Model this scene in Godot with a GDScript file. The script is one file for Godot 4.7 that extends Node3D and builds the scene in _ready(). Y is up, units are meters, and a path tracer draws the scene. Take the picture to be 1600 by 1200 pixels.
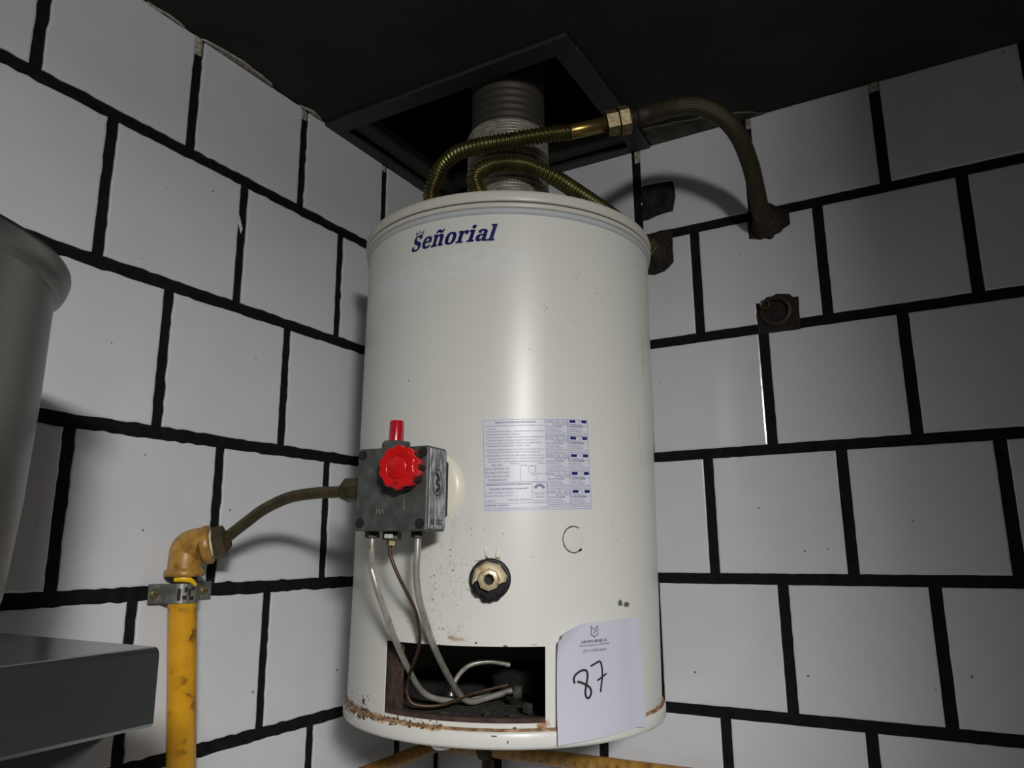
extends Node3D

const UPV := Vector3.UP
var used := {}          # top-level names already taken
var sgroup := 1         # running smooth group
var rng := RandomNumberGenerator.new()
var M := {}             # materials by name
var LEAN := Transform3D()   # heater frame: y runs up its axis, angle 0 faces +z

# ------------------------------------------------------------------ scene tree
func numbered(called: String) -> String:
	if not used.has(called):
		used[called] = 0
		return called
	used[called] += 1
	return "%s_%03d" % [called, used[called]]

func thing(called: String, label: String, category: String, at := Transform3D(), group := "") -> Node3D:
	var o := Node3D.new()
	o.name = numbered(called)
	add_child(o, true)
	o.transform = at
	tag(o, label, category, group)
	return o

func tag(o: Node, label: String, category: String, group := "") -> void:
	o.set_meta("label", label)
	o.set_meta("category", category)
	if group != "":
		o.set_meta("group", group)

func part(called: String, st: SurfaceTool, m: Material, parent: Node, label := "") -> MeshInstance3D:
	var o := MeshInstance3D.new()
	o.name = called
	st.generate_normals()
	o.mesh = st.commit()
	o.material_override = m
	o.cast_shadow = GeometryInstance3D.SHADOW_CASTING_SETTING_ON
	parent.add_child(o, true)
	if label != "":
		o.set_meta("label", label)
	return o

func struct(called: String, st: SurfaceTool, m: Material, label := "", category := "") -> MeshInstance3D:
	var o := part(called, st, m, self)
	o.set_meta("kind", "structure")
	if label != "":
		tag(o, label, category)
	return o

# ------------------------------------------------------------------ shapes (inputs counter-clockwise seen from outside)
func S() -> SurfaceTool:
	var st := SurfaceTool.new()
	st.begin(Mesh.PRIMITIVE_TRIANGLES)
	st.set_smooth_group(-1)
	st.set_uv(Vector2.ZERO)
	return st

func vx(st: SurfaceTool, p: Vector3, uv: Vector2) -> void:
	st.set_uv(uv)
	st.add_vertex(p)

func tri(st: SurfaceTool, a: Vector3, b: Vector3, c: Vector3, ua := Vector2.ZERO, ub := Vector2.ZERO, uc := Vector2.ZERO) -> void:
	vx(st, a, ua); vx(st, c, uc); vx(st, b, ub)

func quad(st: SurfaceTool, a: Vector3, b: Vector3, c: Vector3, d: Vector3, ua := Vector2.ZERO, ub := Vector2.ZERO, uc := Vector2.ZERO, ud := Vector2.ZERO) -> void:
	tri(st, a, b, c, ua, ub, uc)
	tri(st, a, c, d, ua, uc, ud)

func basis_to(dir: Vector3, hint := Vector3.UP) -> Basis:   # y along dir
	var y := dir.normalized()
	var h := hint if absf(y.dot(hint)) < 0.95 else Vector3.RIGHT
	var x := h.cross(y).normalized()
	return Basis(x, y, x.cross(y))

# revolve (radius, height) points bottom-up about y; a repeated point makes a crease
func lathe(st: SurfaceTool, prof: Array, xf := Transform3D(), n := 32, flute := 0.0, lobes := 0) -> void:
	sgroup += 1
	st.set_smooth_group(sgroup)
	for j in prof.size() - 1:
		var p: Vector2 = prof[j]
		var q: Vector2 = prof[j + 1]
		if p.is_equal_approx(q):
			sgroup += 1
			st.set_smooth_group(sgroup)
			continue
		for i in n:
			var a := TAU * i / n
			var b := TAU * (i + 1) / n
			var fa := 1.0 + flute * cos(lobes * a)
			var fb := 1.0 + flute * cos(lobes * b)
			var A := xf * Vector3(p.x * fa * sin(a), p.y, p.x * fa * cos(a))
			var B := xf * Vector3(p.x * fb * sin(b), p.y, p.x * fb * cos(b))
			var C := xf * Vector3(q.x * fb * sin(b), q.y, q.x * fb * cos(b))
			var D := xf * Vector3(q.x * fa * sin(a), q.y, q.x * fa * cos(a))
			var u := Vector2(float(i) / n, float(j) / prof.size())
			var v := Vector2(float(i + 1) / n, float(j + 1) / prof.size())
			if p.x > 1e-6:
				tri(st, A, B, C, u, Vector2(v.x, u.y), v)
			if q.x > 1e-6:
				tri(st, A, C, D, u, v, Vector2(u.x, v.y))
	st.set_smooth_group(-1)

func L(a: Array) -> Array:
	var out := []
	for i in range(0, a.size(), 2):
		out.append(Vector2(a[i], a[i + 1]))
	return out

func smooth_path(pts: Array, step: float) -> PackedVector3Array:
	var c := Curve3D.new()
	c.bake_interval = step
	for i in pts.size():
		var t := Vector3.ZERO
		if i > 0 and i < pts.size() - 1:
			t = ((pts[i + 1] as Vector3) - (pts[i - 1] as Vector3)) / 6.0
		c.add_point(pts[i], -t, t)
	var n := maxi(2, int(c.get_baked_length() / step))
	var out := PackedVector3Array()
	for i in n + 1:
		out.append(c.sample_baked(c.get_baked_length() * i / n, true))
	return out

func tube(st: SurfaceTool, path: PackedVector3Array, rad: Callable, n := 14, caps := true) -> void:
	var t := (path[1] - path[0]).normalized()
	var x := basis_to(t).x
	var rings := []
	var far := 0.0
	for i in path.size():
		var t2 := (path[mini(i + 1, path.size() - 1)] - path[maxi(i - 1, 0)]).normalized()
		x = (x - t2 * x.dot(t2)).normalized()
		var y := t2.cross(x)
		if i > 0:
			far += path[i].distance_to(path[i - 1])
		var r: float = rad.call(far)
		var ring := PackedVector3Array()
		for k in n:
			var a := TAU * k / n
			ring.append(path[i] + (x * cos(a) + y * sin(a)) * r)
		rings.append([ring, far])
	sgroup += 1
	st.set_smooth_group(sgroup)
	for i in rings.size() - 1:
		for k in n:
			var l := (k + 1) % n
			var u0 := float(k) / n
			var u1 := float(k + 1) / n
			var v0: float = rings[i][1] * 20.0
			var v1: float = rings[i + 1][1] * 20.0
			quad(st, rings[i][0][k], rings[i][0][l], rings[i + 1][0][l], rings[i + 1][0][k], Vector2(u0, v0), Vector2(u1, v0), Vector2(u1, v1), Vector2(u0, v1))
	st.set_smooth_group(-1)
	if caps:
		var z := rings.size() - 1
		for k in n:
			var l := (k + 1) % n
			tri(st, path[0], rings[0][0][l], rings[0][0][k])
			tri(st, path[path.size() - 1], rings[z][0][k], rings[z][0][l])

func box(st: SurfaceTool, c: Vector3, size: Vector3, bev := 0.0, xf := Transform3D()) -> void:
	var h := size / 2.0
	var i := h - Vector3.ONE * bev
	for ax in 3:
		for s in [-1.0, 1.0]:
			var u := Vector3.ZERO; var v := Vector3.ZERO; var n := Vector3.ZERO
			n[ax] = s
			u[(ax + 1) % 3] = 1.0
			v[(ax + 2) % 3] = s
			var e := n * h
			var P := func(a: float, b: float) -> Vector3: return xf * (c + e + u * i * a + v * i * b)
			quad(st, P.call(-1, -1), P.call(1, -1), P.call(1, 1), P.call(-1, 1))
	if bev <= 0.0:
		return
	for ax in 3:      # the twelve edges
		var a1 := (ax + 1) % 3
		var a2 := (ax + 2) % 3
		for s1 in [-1.0, 1.0]:
			for s2 in [-1.0, 1.0]:
				var p := Vector3.ZERO; var q := Vector3.ZERO
				p[a1] = s1 * h[a1]; p[a2] = s2 * i[a2]
				q[a1] = s1 * i[a1]; q[a2] = s2 * h[a2]
				var w := Vector3.ZERO
				w[ax] = i[ax] * s1 * s2
				quad(st, xf * (c + p - w), xf * (c + p + w) , xf * (c + q + w), xf * (c + q - w))
	for s0 in [-1.0, 1.0]:   # the eight corners
		for s1 in [-1.0, 1.0]:
			for s2 in [-1.0, 1.0]:
				var a := Vector3(s0 * h.x, s1 * i.y, s2 * i.z)
				var b := Vector3(s0 * i.x, s1 * h.y, s2 * i.z)
				var d := Vector3(s0 * i.x, s1 * i.y, s2 * h.z)
				if s0 * s1 * s2 > 0.0:
					tri(st, xf * (c + a), xf * (c + b), xf * (c + d))
				else:
					tri(st, xf * (c + a), xf * (c + d), xf * (c + b))

# polygon (counter-clockwise) pushed along z from z0 to z1, with a chamfer at the front
func prism(st: SurfaceTool, poly: PackedVector2Array, z0: float, z1: float, bev: float, xf := Transform3D(), back := false, fall := 0.6) -> void:
	var n := poly.size()
	var inner := PackedVector2Array()
	for k in n:
		var e0 := (poly[k] - poly[(k + n - 1) % n]).normalized()
		var e1 := (poly[(k + 1) % n] - poly[k]).normalized()
		var nn := Vector2(-(e0 + e1).y, (e0 + e1).x).normalized()
		var d := maxf(0.5, nn.dot(Vector2(-e0.y, e0.x)))
		inner.append(poly[k] + nn * bev / d)
	var idx := Geometry2D.triangulate_polygon(inner)
	if idx.is_empty() and bev > 0.0:      # too tight for the chamfer
		prism(st, poly, z0, z1, 0.0 if bev < 0.0004 else bev * 0.4, xf, back, fall)
		return
	var zb := z1 - bev * fall
	for k in n:
		var l := (k + 1) % n
		quad(st, xf * Vector3(poly[k].x, poly[k].y, z0), xf * Vector3(poly[l].x, poly[l].y, z0), xf * Vector3(poly[l].x, poly[l].y, zb), xf * Vector3(poly[k].x, poly[k].y, zb))
		if bev > 0.0:
			quad(st, xf * Vector3(poly[k].x, poly[k].y, zb), xf * Vector3(poly[l].x, poly[l].y, zb), xf * Vector3(inner[l].x, inner[l].y, z1), xf * Vector3(inner[k].x, inner[k].y, z1))
	for k in range(0, idx.size(), 3):
		var a := inner[idx[k]]; var b := inner[idx[k + 1]]; var c := inner[idx[k + 2]]
		if (b - a).cross(c - a) < 0.0:
			var t := b; b = c; c = t
		tri(st, xf * Vector3(a.x, a.y, z1), xf * Vector3(b.x, b.y, z1), xf * Vector3(c.x, c.y, z1), a, b, c)
		if back:
			tri(st, xf * Vector3(a.x, a.y, z0), xf * Vector3(c.x, c.y, z0), xf * Vector3(b.x, b.y, z0))

func ngon(n: int, r: float, turn := 0.0) -> PackedVector2Array:
	var p := PackedVector2Array()
	for k in n:
		p.append(Vector2(cos(turn + TAU * k / n), sin(turn + TAU * k / n)) * r)
	return p

# a hexagon nut whose axis is dir, starting at p
func nut(st: SurfaceTool, p: Vector3, dir: Vector3, r: float, length: float, sides := 6, turn := 0.3) -> void:
	var b := basis_to(dir)
	prism(st, ngon(sides, r, turn), 0.0, length, r * 0.12, Transform3D(Basis(b.z, b.x, b.y), p), true)

func along(p: Vector3, dir: Vector3, hint := Vector3.UP) -> Transform3D:   # lathe frame: y along dir
	return Transform3D(basis_to(dir, hint), p)

# ------------------------------------------------------------------ materials
func mat(called: String, c: Color, rough := 0.6, metal := 0.0) -> StandardMaterial3D:
	var m := StandardMaterial3D.new()
	m.resource_name = called
	m.albedo_color = c
	m.roughness = rough
	m.metallic = metal
	M[called] = m
	return m

func noise_image(sd: int, freq: float, size := 512, octaves := 4) -> Image:
	var f := FastNoiseLite.new()
	f.seed = sd
	f.frequency = freq
	f.fractal_octaves = octaves
	return f.get_seamless_image(size, size)

func ramp_tex(im: Image, stops: Array, cols: Array) -> ImageTexture:
	var g := Gradient.new()
	g.offsets = PackedFloat32Array(stops)
	g.colors = PackedColorArray(cols)
	var lut := PackedByteArray()
	for k in 256:
		var c := g.sample(k / 255.0)
		lut.append_array([c.r8, c.g8, c.b8])
	im.convert(Image.FORMAT_L8)
	var src := im.get_data()
	var out := PackedByteArray()
	out.resize(src.size() * 3)
	for k in src.size():
		var v := src[k] * 3
		out[k * 3] = lut[v]; out[k * 3 + 1] = lut[v + 1]; out[k * 3 + 2] = lut[v + 2]
	return ImageTexture.create_from_image(Image.create_from_data(im.get_width(), im.get_height(), false, Image.FORMAT_RGB8, out))

func textured(called: String, tex: Texture2D, scale: Vector3, rough: float, metal := 0.0, world := true) -> StandardMaterial3D:
	var m := mat(called, Color.WHITE, rough, metal)
	m.albedo_texture = tex
	m.uv1_triplanar = true
	m.uv1_world_triplanar = world
	m.uv1_scale = scale
	return m

func c8(r: int, g: int, b: int) -> Color:
	return Color8(r, g, b)

func build_materials() -> void:
	# glazed white tile with a few fly specks
	var im := noise_image(3, 0.012, 1024, 3)
	im.convert(Image.FORMAT_L8)
	rng.seed = 11
	# keep the noise itself off the darkest tones, which are for the specks
	var px := im.get_data()
	for k in px.size():
		px[k] = 40 + px[k] * 3 / 4
	im = Image.create_from_data(1024, 1024, false, Image.FORMAT_L8, px)
	for k in 110:
		var s := rng.randi_range(1, 3)
		im.fill_rect(Rect2i(rng.randi_range(2, 1015), rng.randi_range(2, 1015), s, rng.randi_range(1, 3)), Color(0, 0, 0) if rng.randf() < 0.35 else Color(0.035, 0.035, 0.035))
	var tile_tex := ramp_tex(im, [0.0, 0.012, 0.022, 0.5, 1.0], [c8(84, 80, 74), c8(120, 116, 110), c8(201, 203, 206), c8(204, 206, 209), c8(207, 209, 213)])
	var tile := textured("glazed_tile", tile_tex, Vector3.ONE * 1.25, 0.17)
	tile.metallic_specular = 0.5
	# black-painted joints
	textured("black_joint_paint", ramp_tex(noise_image(5, 0.03), [0.2, 0.8], [c8(10, 12, 11), c8(19, 23, 22)]), Vector3.ONE * 4.0, 0.85).metallic_specular = 0.3
	textured("black_ceiling_paint", ramp_tex(noise_image(6, 0.01), [0.2, 0.8], [c8(40, 40, 37), c8(50, 49, 46)]), Vector3.ONE * 1.5, 0.85)
	mat("frame_paint", c8(46, 44, 46), 0.5)
	mat("frame_dust", c8(72, 74, 68), 0.8)
	mat("dark_shaft", c8(20, 18, 19), 0.95)
	textured("plaster", ramp_tex(noise_image(8, 0.03), [0.2, 0.5, 0.8], [c8(120, 112, 98), c8(160, 155, 142), c8(190, 186, 174)]), Vector3.ONE * 8.0, 0.9)
	textured("dirty_plaster", ramp_tex(noise_image(9, 0.02), [0.25, 0.5, 0.75], [c8(56, 56, 50), c8(78, 77, 69), c8(98, 94, 82)]), Vector3.ONE * 2.0, 0.9)
	mat("room_paint", c8(62, 62, 60), 0.8)
	mat("room_floor", c8(48, 45, 42), 0.6)
	mat("dark_cabinet", c8(34, 34, 34), 0.6)
	# heater
	mat("enamel", c8(213, 213, 205), 0.3)
	mat("lid_enamel", c8(206, 203, 192), 0.35)
	mat("galvanised_ring", c8(188, 193, 195), 0.45, 0.0)
	mat("black_gap", c8(14, 12, 10), 0.9)
	textured("seam_rust", ramp_tex(noise_image(12, 0.05), [0.2, 0.5, 0.8], [c8(92, 62, 40), c8(136, 100, 70), c8(190, 168, 138)]), Vector3.ONE * 3.0, 0.9)
	textured("burnt_inside", ramp_tex(noise_image(13, 0.02), [0.3, 0.6, 0.8], [c8(14, 13, 12), c8(24, 22, 20), c8(38, 35, 31)]), Vector3.ONE * 4.0, 0.95)
	textured("ash_floor", ramp_tex(noise_image(14, 0.05), [0.3, 0.55, 0.8, 0.95], [c8(30, 29, 25), c8(46, 44, 38), c8(64, 61, 53), c8(120, 116, 106)]), Vector3.ONE * 4.0, 0.95)
	textured("red_oxide", ramp_tex(noise_image(15, 0.03), [0.2, 0.5, 0.85], [c8(46, 32, 27), c8(68, 48, 41), c8(80, 60, 52)]), Vector3.ONE * 6.0, 0.85)
	mat("label_film", c8(212, 214, 222), 0.35)
	mat("blue_ink", c8(62, 64, 134), 0.5)
	mat("navy_ink", c8(20, 18, 108), 0.4)
	mat("brand_ink", c8(22, 24, 92), 0.35)
	var alloy := textured("zinc_casting", ramp_tex(noise_image(16, 0.02), [0.1, 0.5, 0.8, 0.97], [c8(70, 71, 69), c8(82, 84, 81), c8(94, 96, 93), c8(120, 122, 122)]), Vector3.ONE * 5.0, 0.5, 0.3)
	alloy.metallic_specular = 0.5
	textured("worn_zinc", ramp_tex(noise_image(17, 0.03), [0.1, 0.4, 0.65, 0.9], [c8(74, 74, 78), c8(128, 128, 134), c8(172, 172, 178), c8(214, 214, 218)]), Vector3(12.0, 3.0, 12.0), 0.45, 0.15)
	mat("screw_steel", c8(48, 47, 45), 0.5, 0.4)
	mat("red_knob", c8(206, 20, 22), 0.3)
	mat("red_button", c8(176, 18, 40), 0.22)
	mat("grime", c8(34, 20, 18), 0.8)
	mat("yellowed_enamel", c8(228, 224, 206), 0.35)
	textured("brown_brass", ramp_tex(noise_image(18, 0.03), [0.1, 0.5, 0.9], [c8(58, 51, 34), c8(72, 64, 43), c8(88, 79, 54)]), Vector3.ONE * 4.0, 0.42, 0.4)
	textured("aluminium_tube", ramp_tex(noise_image(19, 0.03), [0.05, 0.22, 0.6], [c8(120, 104, 82), c8(160, 156, 143), c8(186, 184, 175)]), Vector3.ONE * 4.0, 0.36, 0.55)
	textured("copper_tube", ramp_tex(noise_image(20, 0.02), [0.25, 0.5, 0.75], [c8(54, 42, 31), c8(74, 56, 39), c8(90, 70, 48)]), Vector3.ONE * 4.0, 0.45, 0.4)
	textured("sooty_brass", ramp_tex(noise_image(21, 0.02), [0.1, 0.35, 0.75], [c8(140, 112, 76), c8(196, 182, 146), c8(218, 208, 178)]), Vector3.ONE * 6.0, 0.36, 0.4)
	mat("soot", c8(22, 19, 19), 0.8)
	mat("black_rubber", c8(22, 22, 24), 0.5)
	# hoses, flue, pipes
	var cor := textured("olive_steel", ramp_tex(noise_image(22, 0.02), [0.25, 0.5, 0.75], [c8(88, 84, 50), c8(104, 98, 60), c8(124, 116, 74)]), Vector3.ONE * 4.0, 0.34, 0.85)
	cor.metallic_specular = 0.5
	mat("yellow_zinc", c8(158, 138, 80), 0.3, 0.9)
	textured("old_brass_nut", ramp_tex(noise_image(23, 0.05), [0.2, 0.5, 0.85], [c8(84, 74, 48), c8(116, 104, 70), c8(160, 148, 108)]), Vector3.ONE * 6.0, 0.45, 0.5)
	textured("flue_aluminium", ramp_tex(noise_image(24, 0.02), [0.25, 0.5, 0.75], [c8(120, 114, 100), c8(158, 151, 136), c8(186, 180, 166)]), Vector3(5.0, 14.0, 5.0), 0.4, 0.3)
	mat("old_flue", c8(74, 70, 62), 0.6, 0.5)
	mat("rust_iron", c8(52, 40, 31), 0.6, 0.2)
	textured("hole_mortar", ramp_tex(noise_image(25, 0.04), [0.3, 0.6, 0.8], [c8(20, 16, 14), c8(32, 25, 22), c8(46, 36, 31)]), Vector3.ONE * 8.0, 0.9)
	var yl := textured("yellow_pipe_paint", ramp_tex(noise_image(26, 0.015, 512, 5), [0.15, 0.24, 0.45, 0.8], [c8(96, 62, 18), c8(190, 136, 24), c8(206, 150, 28), c8(214, 158, 36)]), Vector3.ONE * 4.0, 0.3)
	yl.metallic_specular = 0.5
	textured("dirty_yellow", ramp_tex(noise_image(27, 0.03, 512, 5), [0.1, 0.32, 0.6, 0.9], [c8(82, 60, 32), c8(140, 103, 48), c8(172, 128, 56), c8(188, 144, 70)]), Vector3.ONE * 4.0, 0.36)
	mat("yellow_sealant", c8(228, 186, 20), 0.4)
	mat("thread_tape", c8(206, 206, 190), 0.6)
	textured("galvanised", ramp_tex(noise_image(28, 0.02), [0.3, 0.6, 0.8], [c8(112, 114, 110), c8(132, 134, 128), c8(150, 152, 146)]), Vector3.ONE * 5.0, 0.38, 0.6)
	mat("paper", c8(196, 197, 210), 0.85)
	mat("marker_ink", c8(34, 36, 38), 0.6)
	mat("print_ink", c8(84, 86, 98), 0.7)
	# brushed stainless, the grain runs along the shelf
	var st := textured("stainless", ramp_tex(noise_image(29, 0.02), [0.2, 0.8], [c8(152, 157, 155), c8(158, 163, 161)]), Vector3(24.0, 24.0, 1.0), 0.24, 0.95)
	st.anisotropy_enabled = false
	textured("spun_stainless", ramp_tex(noise_image(30, 0.02), [0.2, 0.8], [c8(120, 124, 120), c8(128, 132, 128)]), Vector3(1.0, 40.0, 1.0), 0.36, 0.95)
	mat("dull_steel", c8(58, 60, 58), 0.55, 0.3)
	mat("clear_plastic", c8(200, 204, 204), 0.3)
	var glow := mat("lamp_glass", c8(240, 240, 235), 0.4)
	glow.emission_enabled = true
	glow.emission = c8(255, 244, 228)
	glow.emission_energy_multiplier = 2.0
	mat("lamp_metal", c8(190, 190, 190), 0.4, 0.6)

# the casing's paint: cream enamel with the marks the years left on it; u runs with the angle -80..130 degrees, v down from 0.58 m to -0.01 m
const TA := -80.0
const TB := 130.0
func casing_texture() -> ImageTexture:
	var w := 1500
	var h := 1240
	var low := FastNoiseLite.new(); low.seed = 40; low.frequency = 0.006
	var mid := FastNoiseLite.new(); mid.seed = 41; mid.frequency = 0.028; mid.fractal_octaves = 4
	var fine := FastNoiseLite.new(); fine.seed = 42; fine.frequency = 0.11; fine.fractal_octaves = 2
	var base := c8(214, 214, 207)
	var im := Image.create_empty(w, h, false, Image.FORMAT_RGB8)
	im.fill(base)
	var put := func(th: float, y: float) -> Vector2:
		return Vector2((th - TA) / (TB - TA) * w, (0.58 - y) / 0.59 * h)
	var yof := func(py: float) -> float: return 0.58 - py / h * 0.59
	for py in h:
		var y: float = yof.call(py + 0.5)
		for px in w:
			var th := TA + (TB - TA) * (px + 0.5) / w
			var c := base
			var changed := false
			# faint grey veil of an old sticker below the lettering
			if y > 0.462 and y < 0.508 and th > -36.0 and th < 40.0:
				var mid_y := 0.487 + 0.004 * sin(th * 0.05)
				var k := (1.0 - smoothstep(0.010, 0.019, absf(y - mid_y))) * smoothstep(-36.0, -26.0, th) * (1.0 - smoothstep(24.0, 38.0, th))
				k *= clampf(0.62 + mid.get_noise_2d(px * 0.8, py) * 1.1, 0.0, 1.0)
				c = c.lerp(c8(222, 222, 228), k * 0.75)
				changed = k > 0.01
			# grime below and beside the valve
			if y < 0.25 and y > 0.02 and th > -25.0 and th < 24.0:
				var g := (1.0 - smoothstep(4.0, 13.0, absf(th - 10.0))) * smoothstep(0.03, 0.09, y) * (1.0 - smoothstep(0.19, 0.25, y))
				var n := fine.get_noise_2d(px, py) + mid.get_noise_2d(px * 1.4, py * 0.6)
				var k := clampf((n - 0.2) * 1.6, 0.0, 1.0) * g
				c = c.lerp(c8(172, 166, 152), k * 0.35)
				changed = changed or k > 0.01
			if changed:
				im.set_pixel(px, py, c)
	# single chips, scuffs and stains
	rng.seed = 77
	var dab := func(th: float, y: float, rx: float, ry: float, col: Color, soft: float) -> void:
		var c: Vector2 = put.call(th, y)
		var sx := rx / (0.184 * deg_to_rad(TB - TA)) * w
		var sy := ry / 0.59 * h
		for qy in range(int(c.y - sy * 1.5), int(c.y + sy * 1.5) + 1):
			for qx in range(int(c.x - sx * 1.5), int(c.x + sx * 1.5) + 1):
				if qx < 0 or qy < 0 or qx >= w or qy >= h:
					continue
				var d := Vector2((qx - c.x) / sx, (qy - c.y) / sy).length() + 0.35 * fine.get_noise_2d(qx * 1.3, qy * 1.3)
				var k := 1.0 - smoothstep(1.0 - soft, 1.0, d)
				if k > 0.0:
					im.set_pixel(qx, qy, im.get_pixel(qx, qy).lerp(col, k))
	dab.call(70.6, 0.1325, 0.0042, 0.0036, c8(96, 98, 96), 0.3)
	dab.call(73.8, 0.1305, 0.0052, 0.0030, c8(92, 94, 92), 0.3)
	dab.call(78.2, 0.1130, 0.0060, 0.0032, c8(92, 94, 92), 0.3)
	dab.call(41.0, 0.0205, 0.0042, 0.0036, c8(74, 40, 26), 0.6)
	dab.call(41.5, 0.0225, 0.0085, 0.0060, c8(168, 128, 96), 0.8)
	dab.call(33.0, 0.0190, 0.0026, 0.0022, c8(40, 32, 28), 0.3)
	dab.call(-24.0, 0.0290, 0.0042, 0.0036, c8(64, 38, 24), 0.4)
	dab.call(15.0, 0.0995, 0.0120, 0.0030, c8(184, 160, 140), 0.9)
	dab.call(13.0, 0.1010, 0.0050, 0.0022, c8(164, 134, 112), 0.9)
	dab.call(21.0, 0.0965, 0.0016, 0.0012, c8(66, 54, 46), 0.5)
	dab.call(4.0, 0.0975, 0.0060, 0.0018, c8(196, 182, 164), 0.9)
	dab.call(39.0, 0.0955, 0.0050, 0.0014, c8(196, 172, 140), 0.9)
	dab.call(30.0, 0.0940, 0.0030, 0.0012, c8(70, 58, 50), 0.6)
	# rust eating up from the bottom seam, worst at the left
	var browns := [c8(58, 36, 22), c8(78, 48, 28), c8(48, 31, 21), c8(98, 62, 36)]
	for k in 150:      # pale orange bleed
		var th := rng.randf_range(-50.0, 11.0)
		var wide := 1.0 - smoothstep(-24.0, 12.0, th) * 0.6
		dab.call(th, 0.0168 + rng.randf_range(-0.0016, 0.0052) * wide, rng.randf_range(0.0024, 0.0056), rng.randf_range(0.0012, 0.0028), c8(188, 160, 124), 0.95)
	for k in 230:
		var left := k < 150
		var th := rng.randf_range(-50.0, -20.0) if left else rng.randf_range(-22.0, 11.0)
		var y := 0.0164 + (rng.randf_range(-0.0028, 0.0066) if left else rng.randf_range(-0.0010, 0.0042))
		var big := 1.5 if left else 1.0
		dab.call(th, y, rng.randf_range(0.0008, 0.0028) * big, rng.randf_range(0.0006, 0.0014) * big, browns[k % 4], 0.5)
	for k in 26:       # runs below the seam at the far left
		dab.call(rng.randf_range(-48.0, -24.0), rng.randf_range(0.0105, 0.0150), rng.randf_range(0.0006, 0.0014), rng.randf_range(0.0010, 0.0026), browns[k % 3], 0.5)
	dab.call(27.0, 0.0135, 0.0032, 0.0008, c8(48, 38, 32), 0.4)
	dab.call(31.0, 0.0085, 0.0006, 0.0014, c8(40, 36, 32), 0.4)
	for k in 70:       # black flecks where the paint lifted
		var th := rng.randf_range(-42.0, -20.0) if k < 44 else rng.randf_range(-6.0, 10.0)
		var y := rng.randf_range(0.022, 0.037) if th < -20.0 else rng.randf_range(0.0195, 0.0255)
		dab.call(th, y, rng.randf_range(0.0004, 0.0016), rng.randf_range(0.0003, 0.0009), c8(34, 30, 28), 0.4)
	for k in 40:
		dab.call(rng.randf_range(84.0, 110.0), 0.0170 + absf(rng.randfn(0.0, 0.002)), rng.randf_range(0.001, 0.003), rng.randf_range(0.0006, 0.0014), c8(170, 132, 102), 0.8)
	dab.call(24.0, 0.1360, 0.0090, 0.0040, c8(150, 148, 142), 0.9)
	for k in 60:
		dab.call(rng.randf_range(-50.0, 95.0), rng.randf_range(0.02, 0.54), rng.randf_range(0.0003, 0.0008), rng.randf_range(0.0004, 0.0012), c8(120, 112, 100), 0.4)
	for k in 34:
		dab.call(rng.randf_range(-4.0, 20.0), rng.randf_range(0.09, 0.20), rng.randf_range(0.0003, 0.0007), rng.randf_range(0.0004, 0.0014), c8(80, 72, 62), 0.4)
	for k in 30:
		dab.call(rng.randf_range(40.0, 112.0), rng.randf_range(0.40, 0.552), rng.randf_range(0.0005, 0.002), rng.randf_range(0.0005, 0.0016), c8(172, 166, 150), 0.7)
	for k in 16:
		dab.call(rng.randf_range(84.0, 112.0), rng.randf_range(0.10, 0.5), rng.randf_range(0.001, 0.003), rng.randf_range(0.006, 0.03), c8(196, 186, 156), 0.9)
	# broken black ring of the knock-out plug
	for k in 150:
		var a := TAU * k / 150.0
		if a > 5.6 or a < 1.05:
			continue
		dab.call(52.0 + rad_to_deg(0.0118 * cos(a) / 0.184), 0.1965 + 0.0132 * sin(a), 0.0007, 0.0007, c8(46, 44, 42), 0.5)
	dab.call(54.4, 0.1862, 0.0021, 0.0016, c8(30, 28, 26), 0.4)
	dab.call(51.4, 0.1968, 0.0012, 0.0010, c8(110, 108, 104), 0.5)
	return ImageTexture.create_from_image(im)

# ------------------------------------------------------------------ lettering and marks bent round the heater
func around(th_deg: float, y: float, r: float) -> Vector3:
	var a := deg_to_rad(th_deg)
	return Vector3(sin(a) * r, y, cos(a) * r)

# a line of letters: place(u, v) turns metres along and above the baseline into a point
func letters(st: SurfaceTool, text: String, font: Font, cap: float, width: float, align: float, place: Callable, shear := 0.0, size := 24, curve := 1.0) -> void:
	var tm := TextMesh.new()
	tm.text = text
	tm.font = font
	tm.font_size = size
	tm.pixel_size = 0.01
	tm.depth = 0.0
	tm.curve_step = curve
	tm.horizontal_alignment = HORIZONTAL_ALIGNMENT_LEFT
	tm.vertical_alignment = VERTICAL_ALIGNMENT_BOTTOM
	var arr := tm.get_mesh_arrays()
	var vs: PackedVector3Array = arr[Mesh.ARRAY_VERTEX]
	var ix: PackedInt32Array = arr[Mesh.ARRAY_INDEX] if arr[Mesh.ARRAY_INDEX] != null else PackedInt32Array()
	if vs.is_empty():
		return
	var lo := vs[0]; var hi := vs[0]
	for v in vs:
		lo = lo.min(v); hi = hi.max(v)
	var desc := font.get_descent(size) * 0.01
	var sy := cap / (size * 0.01 * 0.714)
	var sx := sy if width <= 0.0 else width / maxf(hi.x - lo.x, 1e-5)
	var off := -(hi.x - lo.x) * sx * align
	var pts := PackedVector3Array()
	for v in vs:
		var b := (v.y - desc) * sy
		pts.append(place.call((v.x - lo.x) * sx + off + shear * b, b))
	var count := ix.size() if ix.size() > 0 else vs.size()
	for k in range(0, count, 3):
		var a := ix[k] if ix.size() > 0 else k
		var b := ix[k + 1] if ix.size() > 0 else k + 1
		var c := ix[k + 2] if ix.size() > 0 else k + 2
		st.add_vertex(pts[a]); st.add_vertex(pts[b]); st.add_vertex(pts[c])

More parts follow.
